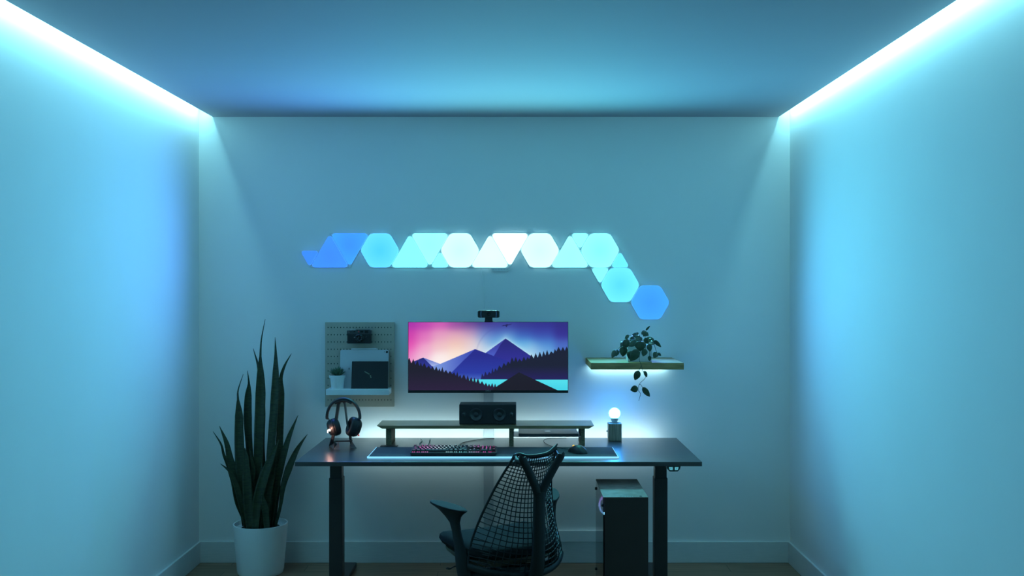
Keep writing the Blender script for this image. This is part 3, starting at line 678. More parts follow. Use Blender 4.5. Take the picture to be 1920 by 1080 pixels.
q = P(655, 691, 5.735)
MB().box(q.x - .002, q.x + .002, 5.7235, 5.729, q.z - .005, q.z + .005).build('small_mark', M_STEELG, t)
# stylus on the tablet's top edge
o = MB().tube([P(658.6, 654.5, 5.746), P(661, 654.5, 5.746), P(704, 654.2, 5.746), P(709.5, 654.6, 5.746)], [.0032, .0042, .0042, .001], 10).build('stylus', M_WHITE, smooth=True)
tag(o, 'white stylus lying along the top edge of the silver tablet', 'stylus')
# black case
t = thing('folding_case', 'flat black case with two small grey strokes on the white ledge', 'case', ((694 - VX) / 327, 5.705, LZ))
cx0, cx1 = (660.3 - VX) / 327, (728.2 - VX) / 327; cz1 = CH - (677.4 - VY) / 327
def tl2(x, z, off): return (x, 5.690 + 0.016 * (z - LZ) / (cz1 - LZ) + off, z)
cr = [(cx0 - .002, LZ), (cx1, LZ), (cx1, cz1), (cx0, cz1)]
MB().loft([[tl2(x, z, -.005) for x, z in cr], [tl2(x, z, .005) for x, z in cr]]).build('cover', mat('case_black', (.020, .021, .024), .6), t, bevel=0.0015)
for (xa, ya), (xb, yb) in (((683.3, 696.6), (692.8, 701.8)), ((694.2, 703.2), (695.8, 708.8))):
    A_ = Vector(pw(xa, ya, 328)); B_ = Vector(pw(xb, yb, 328)); d = (B_ - A_).normalized(); nn = Vector((-d.y, d.x)) * .003
    pts = [A_ + nn, A_ - nn, B_ - nn, B_ + nn]
    MB().raw([tl2(p.x, p.y, -.0054) for p in pts], [(0, 1, 2, 3)]).build('printed_stroke', mat('stroke', (.16, .22, .17), .6), t)
# succulent pot
scx = (633.4 - VX) / 327.5; scy = 5.688
t = thing('succulent', 'small succulent in a white pot at the left end of the ledge', 'potted plant', (scx, scy, LZ))
MB().lathe([(0.0335, 0), (0.0345, .001), (0.0410, .062), (0.0458, .062), (0.0462, .064), (0.0468, .078), (0.0440, .078), (0.043, .066), (0, .066)], (scx, scy, LZ), 40).build('pot', M_POTW, t, smooth=True)
MB().lathe([(0.0425, 0), (0.03, .004), (0, .006)], (scx, scy, LZ + .067), 24).build('soil', M_SOIL, t)
def fleshy(base, d, L, w_, th):
    d = Vector(d).normalized(); sd_ = d.cross(Vector((0, 0, 1)))
    if sd_.length < .01: sd_ = Vector((1, 0, 0))
    sd_.normalize(); n_ = sd_.cross(d); rings = []
    for j in range(8):
        q_ = j / 7; ww = w_ * interp([(0, .45), (.35, .85), (.6, 1), (.8, .75), (.93, .35), (1, .03)], q_); tt = th * interp([(0, .7), (.5, 1), (1, .05)], q_)
        c_ = Vector(base) + d * L * q_ + Vector((0, 0, 0.25 * L * q_ * q_))
        rings.append([c_ + sd_ * ww * math.cos(2 * math.pi * i / 8) + n_ * tt * math.sin(2 * math.pi * i / 8) for i in range(8)])
    return rings
for lv, (cnt, el, L) in enumerate([(12, 22, .050), (11, 40, .050), (9, 58, .046), (6, 75, .036)]):
    for i in range(cnt):
        a = 2 * math.pi * (i + .5 * lv) / cnt + random.uniform(-.1, .1); e = math.radians(el + random.uniform(-6, 6))
        MB().loft(fleshy((scx, scy, LZ + .073), (math.cos(a) * math.cos(e), math.sin(a) * math.cos(e) * .9, math.sin(e) * .8), L * random.uniform(.9, 1.08), .0085, .0035)).build('leaf', M_SUCC, t, smooth=True)
# camera on the pegboard
YC = 5.735
t = thing('film_camera', 'old black rangefinder camera with a red dot hung on the pegboard', 'camera', ((673 - VX) / 327, YC, CH - (643 - VY) / 327))
sc_ = 327.5
def cq(zx, zy): return ((640 + zx / 24.0 - VX) / sc_, CH - (610 + zy / 24.0 - VY) / sc_)
x0, z1 = cq(248, 235); x1, z0 = cq(1335, 800); yf = YC - 0.033
MB().prism(round_poly([(x0, yf), (x1, yf), (x1, YC), (x0, YC)], .012, 5), z0, cq(0, 400)[1], 'z').build('body', mat('leatherette', (.018, .019, .02), .75, bump=.4, bscale=900), t)
MB().prism([cq(248, 400), cq(248, 235), cq(650, 228), cq(665, 195), cq(1270, 195), cq(1290, 222), cq(1335, 225), cq(1335, 400)], yf + .001, YC - .001).build('top_plate', mat('camera_metal', (.06, .065, .07), .4, metal=.3), t, bevel=0.001)
MB().box(x0 + .003, x1 - .003, yf + .001, YC - .002, z0 - .003, z0 + .002).build('bottom_plate', mat('camera_metal', (.06, .065, .07)), t)
for a, b_, c, d, nm in ((555, 262, 622, 305, 'rangefinder_window'), (845, 240, 980, 325, 'frame_window'), (1060, 215, 1205, 345, 'viewfinder_window'), (695, 205, 740, 232, 'small_window')):
    xa, za = cq(a, b_); xb, zb = cq(c, d); MB().box(xa, xb, yf - .0004, yf + .002, zb, za).build(nm, M_BLACKG, t)
xa, za = cq(776, 285); MB().lathe([(.0042, 0), (.0042, .0012), (0, .0014)], (xa, yf + .001, za), 20, (0, -1, 0)).build('red_dot', mat('camera_red', (.55, .05, .06), .4), t)
xa, za = cq(808, 570)
MB().lathe([(.0255, 0), (.0255, .006), (.022, .008), (.021, .016), (.019, .018), (.0165, .018), (.015, .012), (.010, .009), (0, .011)], (xa, yf + .002, za), 36, (0, -1, 0)).build('lens', M_BLACKG, t, smooth=True)
mb = MB()
for k in range(9):
    a0 = 2 * math.pi * k / 9
    pts = [(xa + .0178 * math.cos(a0 + q * .06), yf - .0165, za + .0178 * math.sin(a0 + q * .06)) for q in range(7)]
    mb.tube(pts, .0007, 4, up=(0, 1, 0))
mb.build('lens_markings', mat('marking', (.12, .16, .16), .5), t)
for zx in (430, 590):
    xa, za = cq(zx, 235); MB().lathe([(.0065, 0), (.0065, .005), (.005, .006)], (xa, YC - .016, za), 20).build('dial', M_ALU, t)
xa, za = cq(320, 300); MB().lathe([(.006, 0), (.006, .004)], (xa, yf + .002, za), 16, (0, -1, 0)).build('crank', M_STEELG, t)
xa, za = cq(585, 540); MB().lathe([(.0022, 0), (.0022, .003)], (xa, yf, za), 12, (0, -1, 0)).build('release_button', M_ALU, t)
xa, za = cq(1120, 530); MB().tube([(xa - .002, yf - .002, za - .004), (xa + .0015, yf - .003, za + .006)], .0012, 6).build('selector_lever', M_STEELG, t)
MB().box((x0 + x1) / 2 - .02, (x0 + x1) / 2 + .02, YC - .0015, YP, z0 + .01, z0 + .03).build('hanging_bracket', M_BLACKM, t)

# ------------------------------------------------------------------ floating shelf, plant
FZ = 1.1894; fx0, fx1, fy0 = 0.397, 0.8975, 5.365
o = MB().box(fx0, fx1, fy0, YW, FZ - 0.036, FZ).build('floating_shelf', M_OAKE, bevel=0.0015)
tag(o, 'thick oak floating shelf on the back wall right of the monitor', 'shelf')
o = MB().box(fx0 + .02, fx1 - .03, YW - 0.028, YW - 0.016, FZ - 0.040, FZ - 0.036).build('shelf_light_strip', emis('shelf_glow', SHELF_COL, 3.0))
tag(o, 'white light strip under the rear of the floating oak shelf', 'light strip')
l = area('shelf_lamp', o, ((fx0 + fx1) / 2 - .005, YW - 0.022, FZ - 0.0415), None, 0.44, 0.012, SHELF_W, SHELF_COL)

YPL = 5.50
pcx = (1198.5 - VX) / 341.0
t = thing('trailing_plant', 'trailing leafy plant in a pale square pot on the oak shelf', 'potted plant', (pcx, YPL, FZ))
hwp = 0.0665; rot = math.radians(-1.5); ph = 0.088
def sq(k, z): return [Vector((pcx + k * hwp * (math.cos(rot + math.pi / 4 + i * math.pi / 2) * math.sqrt(2)), YPL + k * hwp * math.sin(rot + math.pi / 4 + i * math.pi / 2) * math.sqrt(2), z)) for i in range(4)]
MB().loft([sq(.97, FZ), sq(1, FZ + ph), sq(.93, FZ + ph), sq(.92, FZ + ph - .012)]).build('pot', mat('pale_pot', (.70, .72, .75), .5), t, bevel=.002)
MB().loft([sq(.915, FZ + ph - .010), sq(.9, FZ + ph - .006)]).build('soil', M_SOIL, t)
def leaf_geo(c, ang, L, W, nrm, curl=.15, fold=.18, n=10):
    """leaf with its base at c, pointing along ang (degrees, picture plane, 0 = right, 90 = up); nrm = tilt away from the camera"""
    a = math.radians(ang); d = Vector((math.cos(a), 0, math.sin(a)))
    nv = Vector((0, -1, 0)); side = d.cross(nv).normalized()
    R = Matrix.Rotation(math.radians(nrm), 3, side); d = R @ d; nv = R @ nv
    pr = [(0, .02), (.06, .42), (.18, .80), (.38, 1.0), (.58, .93), (.78, .64), (.9, .34), (1, .01)]
    vs = []; fs = []
    for j in range(n + 1):
        q = j / n; wv = W / 2 * interp(pr, q); cc = Vector(c) + d * L * q - nv * curl * L * q * q
        for k in range(-3, 4):
            u_ = k / 3; vs.append(cc + side * wv * u_ + nv * (fold * wv * abs(u_) - 0.05 * W * (u_ * u_)))
    for j in range(n):
        for k in range(6): a0 = j * 7 + k; fs.append((a0, a0 + 1, a0 + 8, a0 + 7))
    return vs, fs
def zp(zx, zy, Y): return P(1120 + zx / 6.75, 600 + zy / 6.75, Y)
LV = [ # base x, base y, angle, length, width (zoom px), depth, tilt
 (545, 262, -92, 120, 148, 5.36, 12), (520, 372, -125, 165, 120, 5.35, 10), (455, 388, -105, 118, 150, 5.37, 15),
 (335, 330, -95, 122, 108, 5.40, 10), (232, 378, -118, 115, 68, 5.42, 35), (262, 375, -112, 92, 60, 5.44, 40),
 (385, 240, -112, 125, 95, 5.42, 20), (325, 275, -120, 90, 50, 5.45, 50), (395, 185, -128, 82, 45, 5.44, 30),
 (500, 265, -150, 130, 80, 5.40, 35), (540, 200, -135, 110, 70, 5.44, 45), (500, 190, 172, 120, 60, 5.50, 65), (545, 215, 178, 130, 62, 5.48, 62), (520, 185, 160, 100, 50, 5.53, 65),
 (610, 140, -110, 70, 62, 5.47, 20), (605, 150, 170, 72, 40, 5.50, 60), (608, 165, -5, 46, 34, 5.49, 55), (600, 185, -4, 58, 38, 5.48, 50),
 (612, 132, 50, 78, 26, 5.50, 30), (600, 225, -60, 85, 72, 5.44, 20), (620, 235, -5, 118, 62, 5.46, 55), (640, 250, -12, 100, 60, 5.43, 55),
 (715, 255, -45, 120, 52, 5.44, 30), (650, 300, -80, 92, 72, 5.37, 15), (610, 365, -110, 92, 80, 5.35, 15), (660, 452, -88, 62, 48, 5.35, 12),
 (755, 408, -125, 78, 76, 5.43, 25), (760, 415, -40, 62, 40, 5.44, 45), (570, 230, -160, 120, 60, 5.52, 60), (470, 215, -150, 110, 62, 5.54, 55), (660, 280, -20, 90, 55, 5.40, 60),
 (430, 260, -60, 70, 50, 5.42, 40), (580, 180, 130, 60, 40, 5.55, 60),
 # hanging
 (525, 640, -112, 122, 88, 5.34, 5), (595, 643, -68, 82, 44, 5.34, 5), (515, 858, -162, 92, 90, 5.34, 5), (572, 852, -52, 138, 74, 5.34, 8)]
for bx_, by_, an, L, W, Y, tl in LV:
    vs, fs = leaf_geo(zp(bx_, by_, Y), an, L / 6.75 / S(Y) * 1.08, W / 6.75 / S(Y), tl)
    MB().raw(vs, fs).build('leaf', M_LEAFP, t, smooth=True, solid=0.0007)
top = (pcx, YPL, FZ + ph)
stems = [[top, zp(560, 300, 5.40), zp(530, 480, 5.345), zp(552, 560, 5.345), zp(575, 640, 5.345), zp(607, 710, 5.345), zp(600, 745, 5.345), zp(555, 785, 5.345), zp(525, 830, 5.345), zp(520, 890, 5.345), zp(545, 935, 5.345), zp(525, 1022, 5.345)],
         [zp(530, 640, 5.345), zp(545, 600, 5.345), zp(558, 580, 5.345)], [zp(596, 645, 5.345), zp(580, 650, 5.345), zp(570, 630, 5.345)],
         [zp(572, 852, 5.345), zp(545, 815, 5.345), zp(528, 822, 5.345)],
         [top, zp(680, 250, 5.44), zp(722, 320, 5.44), zp(735, 370, 5.43), zp(755, 408, 5.43)], [top, zp(450, 250, 5.46), zp(330, 290, 5.44), zp(280, 350, 5.43), zp(245, 378, 5.42)],
         [top, zp(600, 230, 5.48), zp(620, 140, 5.50)], [top, zp(500, 220, 5.47), zp(400, 190, 5.45)], [top, zp(640, 300, 5.40), zp(660, 400, 5.36), zp(660, 452, 5.35)],
         [top, zp(545, 262, 5.38), zp(520, 372, 5.36)], [top, zp(600, 300, 5.40), zp(610, 365, 5.36)], [top, zp(480, 260, 5.42), zp(400, 250, 5.42)]]
for s_ in stems: MB().tube(bez(s_, 5), 0.0013, 5).build('stem', M_STEM, t, smooth=True)

# ------------------------------------------------------------------ bulb lamp
lx0, lx1, ly0 = (1141.2 - VX) / 336.6, (1165.8 - VX) / 336.6, 5.547
ly1 = ly0 + (lx1 - lx0); lcx = (lx0 + lx1) / 2; lcy = (ly0 + ly1) / 2; lzt = DZ + 0.097
t = thing('bulb_lamp', 'glowing round bulb on a square wooden lamp base at the desk right', 'lamp', (lcx, lcy, DZ))
MB().box(lx0, lx1, ly0, ly1, DZ, lzt).build('base', M_WALN, t, bevel=0.003, segs=3)
MB().lathe([(.0265, 0), (.0265, .0008), (.0, .0009)], (lcx, lcy, lzt), 32).build('socket_recess', M_BLACK, t)
MB().lathe([(.0155, 0), (.0155, .006), (.020, .018), (.0245, .027)], (lcx, lcy, lzt + .001), 32).build('bulb_neck', mat('bulb_neck', (.7, .72, .75), .4), t, smooth=True)
bc = (lcx, lcy, lzt + .053)
MB().ball(bc, .0325, 32, sc=(1, 1, .98)).build('bulb', emis('bulb_glow', (0.3, 4.0, 12.5), 3.4), t, smooth=True)
MB().lathe([(.0045, 0), (.0045, .009)], (lx0, lcy, DZ + .051), 16, (-1, 0, 0)).build('switch', M_ALU, t)

# ------------------------------------------------------------------ headset stand + headset
YH = 5.345; sH = S(YH)
def hq(zx, zy, Y=YH): return P(600 + zx / 9.0, 740 + zy / 9.0, Y)
def dq(zx, zy, z=DZ):   # point on the desk under a picture point
    py = 740 + zy / 9.0; s_ = (py - VY) / (CH - z); return Vector(((600 + zx / 9.0 - VX) / s_, F / s_, z))
t = thing('headset_stand', 'dark folded metal headset stand at the left end of the desk', 'stand', (hq(370, 800).x, YH, DZ))
def strap(pts, w_, th, up_=(0, 1, 0)):
    return MB().sweep(pts, [(-w_ / 2, -th / 2), (w_ / 2, -th / 2), (w_ / 2, th / 2), (-w_ / 2, th / 2)], up=up_)
Lp = [hq(335, 122, 5.35), hq(312, 160, 5.35), hq(280, 380, 5.34), hq(215, 740, 5.33), dq(185, 845, DZ + .004)]
strap(Lp, 0.015, 0.024).build('arm', M_BLACKM, t, bevel=.001)
Rp = [hq(400, 125, 5.36), hq(420, 150, 5.36), hq(462, 480, 5.36), hq(507, 700, 5.36), dq(530, 800, DZ + .006)]
strap(Rp, 0.009, 0.024).build('arm', M_STEELG, t, bevel=.001)
strap([hq(310, 118, 5.355), hq(372, 112, 5.355), hq(440, 118, 5.355)], 0.008, 0.03).build('saddle', M_BLACKM, t, bevel=.001)
zb_ = DZ + .026
strap([Vector((hq(240, 780).x, 5.36, zb_ + .002)), Vector((hq(530, 780).x, 5.36, zb_ + .004))], 0.006, 0.03).build('crossbar', M_BLACKM, t)
def foot(a, b_, c, apex):
    pts = [a, b_, c, apex]; return MB().raw(pts, [(0, 1, 2), (0, 3, 1), (1, 3, 2), (2, 3, 0)])
foot(dq(155, 858), dq(228, 925), dq(290, 830), Vector((hq(245, 790, 5.33).x, 5.35, DZ + .034))).build('foot', M_STEELG, t)
foot(dq(226, 926), dq(340, 926), dq(290, 830), Vector((hq(300, 805, 5.31).x, 5.33, DZ + .030))).build('foot', M_STEELG, t)
foot(dq(515, 905), dq(620, 905), dq(560, 830), Vector((hq(520, 780, 5.33).x, 5.35, DZ + .034))).build('foot', M_STEELG, t)

t = thing('headset', 'black over-ear headset with a lit left cup hanging on its stand', 'headset', (hq(400, 700).x, YH, DZ + .05))
arcp = []
bcx, bcz = hq(401, 372).x, hq(401, 372).z
rxh, rzh = (697 - 105) / 2 / 9 / sH - .006, (372 - 45) / 9 / sH - .006
for i in range(29):
    a = math.pi * (1.03 - 1.06 * i / 28); arcp.append(Vector((bcx + rxh * math.cos(a), YH - .01, bcz + rzh * math.sin(a))))
sec = [(math.cos(2 * math.pi * k / 12) * .0155, math.sin(2 * math.pi * k / 12) * .0080) for k in range(12)]
def arcsweep(pts, sec, center):
    rings = []
    for i, p in enumerate(pts):
        tt = (pts[min(i + 1, len(pts) - 1)] - pts[max(i - 1, 0)]).normalized(); yv = Vector((0, 1, 0)); n_ = tt.cross(yv).normalized()
        rings.append([p + yv * a + n_ * b_ for a, b_ in sec])
    return MB().loft(rings)
arcsweep(arcp, sec, None).build('headband', M_BLACK, t, smooth=True)
inner = [Vector((bcx + (p.x - bcx) * .90, p.y, bcz + (p.z - bcz) * .91)) for p in arcp[9:20]]
arcsweep(inner, [(a * 1.1, b_ * 1.0) for a, b_ in sec], None).build('band_cushion', mat('cushion', (.03, .032, .035), .8), t, smooth=True)
MB().tube([arcp[0], hq(150, 410), hq(158, 440)], [.006, .0028, .0028], 8).build('slider', M_STEELG, t, smooth=True)
MB().tube([arcp[-1], hq(655, 395), hq(640, 430)], [.006, .0045, .0045], 8).build('slider', M_STEELG, t, smooth=True)
def cup(c, axis, hh_, wd_, th, upv):
    ax_ = Vector(axis).normalized(); upv = Vector(upv); upv = (upv - ax_ * upv.dot(ax_)).normalized(); sd_ = ax_.cross(upv)
    rings = []
    for k_, off in ((.30, -.22), (.50, -.26), (.56, -.42), (.66, -.5), (.82, -.5), (.95, -.42), (1.0, -.3), (1.0, .05), (.93, .08), (.93, .12), (.98, .16), (.88, .36), (.68, .5)):
        ring = []
        for i in range(28):
            a = 2 * math.pi * i / 28; e = 0.85
            ca_, sa_ = math.cos(a), math.sin(a)
            ring.append(Vector(c) + ax_ * th * off + sd_ * (math.copysign(abs(ca_) ** e, ca_) * wd_ / 2 * k_) + upv * (math.copysign(abs(sa_) ** e, sa_) * hh_ / 2 * k_))
        rings.append(ring)
    return MB().loft(rings)
cl = hq(232, 552); cr_ = hq(575, 546)
axL = Vector((-0.86, -0.40, -0.26)); axR = Vector((0.86, 0.40, -0.26)).normalized()
cupL = cup(cl, axL, .094, .082, .058, (0.30, -.05, 1)); cl_o = cupL.build('left_cup', M_BLACK, t, smooth=True)
cupR = cup(cr_, Vector((0.84, 0.42, -0.30)), .104, .086, .062, (0.35, 0, 1)); cr_o = cupR.build('right_cup', M_BLACK, t, smooth=True)
# dark opening on the inside of the right cup
axn = Vector((0.84, 0.42, -0.30)).normalized()
q0 = hq(160, 597, 5.285)
MB().ball(q0, .0055, 14).build('indicator_light', emis('headset_light', (1.0, 0.50, 0.36), 110.0), cl_o, smooth=True)
q1 = hq(131, 620, 5.288)
MB().ball(q1, .004, 12, sc=(.5, 1, 2.2)).build('side_glow', emis('headset_light2', (1.0, 0.62, 0.48), 12.0), cl_o, smooth=True)
q2 = hq(651, 686, 5.32)
ring = [q2 + Vector((.0034 * math.cos(a), 0, .0034 * math.sin(a))) for a in [2 * math.pi * i / 16 for i in range(16)]]
MB().tube(ring, .0012, 6, closed=True, up=(0, 1, 0)).build('red_ring', emis('red_ring', (.75, .05, .04), 1.0), cr_o)
MB().ball(q2, .0026, 10).build('port', M_BLACK, cr_o)
MB().box(hq(510, 0).x, hq(540, 0).x, 5.32, 5.335, hq(0, 712).z, hq(0, 690).z).build('control_knob', M_BLACK, cr_o)

# ------------------------------------------------------------------ pc tower
pf, pb = F / 405.0, F / 370.0; px0, px1 = 0.3975, 0.6065; pz1 = 0.6246; pz0 = 0.105
t = thing('pc_tower', 'black computer tower with a glass side under the right of the desk', 'computer', ((px0 + px1) / 2, (pf + pb) / 2, 0))
th = .004
MB().box(px0 + .006, px1, pf, pf + .012, pz0, pz1 - .004).build('front_panel', mat('pc_black', (.042, .026, .024), .5), t, bevel=.0015)
MB().box(px1 - th, px1, pf + .0125, pb, pz0, pz1 - .004).build('side_panel', M_BLACK, t)
MB().box(px0 + .006, px1 - th - .0005, pb - th, pb, pz0, pz1 - .004).build('rear_panel', M_BLACK, t)
MB().box(px0 + .006, px1 - th - .0005, pf + .0125, pb - th - .0005, pz0, pz0 + th).build('bottom_panel', M_BLACK, t)
tp_ = MB().box(px0, px1, pf, pb, pz1 - .0038, pz1).build('top_panel', M_SUEDE, t, bevel=.001)
MB().box(px0, px0 + .003, pf + .001, pb, pz0, pz1 - .004).build('glass_panel', M_GLASS, t)
for zz in (pz1 - .044, pz0 + .07):
    for yy in (pb - .02, pf + .03):
        MB().lathe([(.007, 0), (.007, .005), (.005, .006)], (px0, yy, zz), 16, (-1, 0, 0)).build('thumb_screw', M_BLACK, t)
MB().box(px0 + .05, px1 - .02, pb - .25, pb - .1, pz0 + .18, pz0 + .22).build('graphics_card', M_BLACK, t, bevel=.003)
fcx, fcz, fy = .467, .515, 4.95
mb = MB(); ms = []
for i in range(24):
    a0, a1 = 2 * math.pi * i / 24, 2 * math.pi * (i + 1) / 24
    pts = [(fcx + .056 * math.cos(a), fy, fcz + .056 * math.sin(a)) for a in (a0, (a0 + a1) / 2, a1)]
    mb.tube(pts, .0045, 6, mi=i, up=(0, 1, 0))
    q = (math.sin((a0 + a1) / 2) + 1) / 2
    ms.append(emis(f'fan_glow_{i}', tuple(Vector((.15, .75, 1.3)) * (1 - q) + Vector((.75, .25, 1.1)) * q), 3.5))
fn = MB().tube([(fcx + .062 * math.cos(a), fy + .012, fcz + .062 * math.sin(a)) for a in [2 * math.pi * i / 32 for i in range(32)]], .006, 6, closed=True, up=(0, 1, 0)).build('fan', M_BLACK, t)
mb.build('fan_light_ring', ms, fn)
mb = MB()
for k in range(7):
    a = 2 * math.pi * k / 7
    mb.hexa([(fcx + .015 * math.cos(a + d_), fy + .004 + e_, fcz + .015 * math.sin(a + d_)) if r_ == 0 else (fcx + .05 * math.cos(a + d_ + .2), fy + .004 + e_, fcz + .05 * math.sin(a + d_ + .2)) for e_ in (0, .002) for r_, d_ in ((0, -.3), (0, .3), (1, .3), (1, -.2))])
mb.lathe([(.018, 0), (.018, .012)], (fcx, fy + .012, fcz), 16, (0, -1, 0)).build('fan_blades', M_BLACK, fn)
for k, pxx in enumerate((1163.5, 1169.5, 1174.5, 1179, 1183.5, 1188)):
    x = (pxx - VX) / 403; MB().box(x - .0028, x + .0028, pf + .014, pf + .018, pz1, pz1 + .0006).build('front_port', M_BLACK, tp_)
x = (1201 - VX) / 403; MB().lathe([(.0065, 0), (.0065, .001)], (x, pf + .016, pz1), 20).build('power_button', M_BLACKG, tp_)
# rolling stand under the tower
t = thing('tower_stand', 'low black stand with casters carrying the computer tower', 'stand', ((px0 + px1) / 2, (pf + pb) / 2, 0))
MB().box(px0 + .004, px1 - .002, pf + .01, pb - .01, .075, pz0 - .0005).build('platform', M_BLACKM, t, bevel=.002)
for x in (px0 + .03, px1 - .03):
    for y in (pf + .05, pb - .05):
        MB().lathe([(.012, -.01), (.033, -.01), (.036, -.006), (.036, .006), (.033, .01), (.012, .01)], (x, y, .036), 20, (1, 0, 0)).build('caster', M_BLACK, t, smooth=True)
        
# ------------------------------------------------------------------ snake plant
spx, spy = -1.4375, 5.575
t = thing('snake_plant', 'tall snake plant in a white pot on the floor left of the desk', 'potted plant', (spx, spy, 0))
MB().lathe([(0.120, 0), (0.124, .003), (0.128, .02), (0.1485, .270), (0.1492, .278), (0.1425, .278), (0.138, .255), (0, .25)], (spx, spy, 0), 56).build('pot', M_POTW, t, smooth=True)
MB().lathe([(0.1385, 0), (.08, .004), (0, .006)], (spx, spy, .2515), 32).build('soil', M_SOIL, t)
SPL = [ # (zoom x, y, width) from base to tip, depth at base, depth at tip, roll
 ([(225,880,26),(222,760,34),(226,600,38),(232,450,42),(234,340,38),(234,260,27),(234,190,9),(238,120,5),(253,40,1)], 0.02, 0.0, 8),
 ([(243,880,24),(246,720,30),(240,560,30),(244,420,30),(236,300,22),(224,225,10),(204,158,1)], 0.05, 0.02, -25),
 ([(262,880,24),(268,740,28),(276,600,34),(288,450,36),(293,340,32),(296,250,24),(296,180,11),(293,113,1)], -0.01, 0.04, -10),
 ([(283,880,20),(298,720,26),(310,560,28),(316,430,26),(317,340,24),(316,280,14),(332,228,9),(359,179,1)], 0.03, 0.05, 20),
 ([(190,880,24),(172,760,40),(155,640,42),(149,520,38),(147,430,30),(143,365,8),(144,325,5),(164,262,1)], -0.03, -0.02, 10),
 ([(212,880,20),(200,720,24),(189,560,26),(183,440,34),(184,350,25),(187,300,8),(181,248,1)], 0.05, 0.06, 15),
 ([(188,880,16),(150,780,34),(130,680,34),(110,600,26),(96,540,16),(68,472,1)], -0.02, -0.04, 30),
 ([(178,880,14),(138,740,20),(108,640,18),(86,590,10),(74,545,6),(42,494,1)], 0.0, -0.02, 40),
 ([(180,870,14),(150,760,24),(120,670,14),(98,645,8),(72,625,1)], -0.05, -0.09, 20),
 ([(168,860,14),(148,700,26),(133,640,18),(115,592,1)], 0.03, 0.03, 20),
 ([(272,880,20),(290,760,22),(313,660,28),(332,580,28),(352,510,18),(386,428,1)], 0.0, 0.02, -20),
 ([(292,875,12),(314,800,12),(326,720,22),(350,645,30),(376,580,20),(396,545,12),(424,505,1)], -0.01, -0.03, -15),
 ([(192,880,26),(184,780,38),(180,680,36),(176,600,22),(170,560,1)], -0.07, -0.06, 0),
 ([(212,880,26),(222,780,38),(246,690,42),(275,610,30),(300,548,8),(308,528,1)], -0.08, -0.07, -5),
 ([(246,880,22),(262,760,30),(278,680,26),(290,620,14),(297,570,1)], -0.05, -0.05, 10),
 ([(205,880,22),(200,800,28),(196,700,26),(205,650,18),(190,565,1)], -0.04, -0.03, 15),
 ([(225,880,24),(232,800,28),(236,700,24),(240,620,1)], -0.06, -0.05, -12),
 ([(262,880,20),(252,800,26),(238,740,1)], -0.09, -0.08, 10),
]
for pts, y0, y1, roll in SPL:
    n_ = len(pts); P3 = []; W3 = []
    for i, (zx, zy, w_) in enumerate(pts):
        q = i / (n_ - 1); Y = spy + y0 + (y1 - y0) * q
        if i == 0: zy = 580 * 0 + zy
        P3.append(P(380 + zx / 2.158, 580 + zy / 2.158, Y)); W3.append(w_ / 2.158 / S(Y))
    P3[0].z = .25
    cur = bez(P3, 5); wc = []
    for i in range(len(cur)):
        f_ = i / 5.0; a = min(int(f_), n_ - 2); r_ = f_ - a; s3 = r_ * r_ * (3 - 2 * r_) if False else r_; wc.append(W3[a] * (1 - s3) + W3[a + 1] * s3)
    vs = []; fs = []; N = len(cur)
    for i, p in enumerate(cur):
        tt = (cur[min(i + 1, N - 1)] - cur[max(i - 1, 0)]).normalized()
        rr_ = math.radians(roll * (1 - .5 * i / N) + 12 * math.sin(i * .35)); nv = Vector((math.sin(rr_), -math.cos(rr_), 0)); sd_ = tt.cross(nv).normalized(); nv = sd_.cross(tt)
        wv = wc[i] / 2 / max(.6, math.cos(rr_))
        for k in range(-3, 4):
            u_ = k / 3; vs.append(p + sd_ * wv * u_ + nv * (.28 * wv * u_ * u_))
    for i in range(N - 1):
        for k in range(6): a0 = i * 7 + k; fs.append((a0, a0 + 1, a0 + 8, a0 + 7))
    MB().raw(vs, fs).build('leaf', M_LEAFD, t, smooth=True, solid=.0022)

# ------------------------------------------------------------------ office chair
CO = Vector((-0.06, 4.28, 0)); thc = math.radians(28)
fv = Vector((-math.sin(thc), math.cos(thc), 0)); rv = Vector((math.cos(thc), math.sin(thc), 0))
def Lc(r, f_, z): return CO + rv * r + fv * f_ + Vector((0, 0, z))
ch = thing('office_chair', 'black mesh back office chair turned away in front of the desk', 'office chair', CO)
HW = [(.43, .222), (.50, .218), (.56, .200), (.66, .168), (.77, .133), (.86, .107), (.91, .096), (.94, .092)]
FE = [(.43, -.12), (.56, -.10), (.66, -.12), (.77, -.16), (.86, -.215), (.94, -.275)]
FC = [(.43, -.255), (.50, -.272), (.56, -.272), (.66, -.25), (.77, -.245), (.86, -.265), (.94, -.295)]
def smoothi(tab, z):
    return (interp(tab, z - .03) + 2 * interp(tab, z) + interp(tab, z + .03)) / 4
def BS(u_, v_):
    """back surface: u -1..1 across, v 0..1 up"""
    zt = .916 + .006 * u_ + .012 * max(0, abs(u_) - .5) * 2
    zb2 = .425 + .028 * u_ * u_
    z = zb2 + (zt - zb2) * v_
    h = smoothi(HW, z); fe = smoothi(FE, z); fc = smoothi(FC, z)
    return Lc(h * u_ + .014 * v_, fc + (fe - fc) * abs(u_) ** 2.2, z)
mb = MB()
nv_, nu_ = 27, 19
for j in range(1, nv_):
    v_ = (j / nv_) * (1.42 - .42 * j / nv_); mb.tube([BS(-1 + 2 * i / 20, v_ - .035 * math.cos(math.pi * (-1 + 2 * i / 20) / 2) * math.sin(math.pi * v_)) for i in range(21)], .0021, 5)
for i in range(1, nu_):
    u0 = -1 + 2 * i / nu_
    mb.tube([BS(u0 * (1 - .10 * math.sin(math.pi * j / 22)), j / 22) for j in range(23)], .0021, 5, up=tuple(-fv))
mb.build('back_mesh', M_CHAIR, ch, smooth=True)
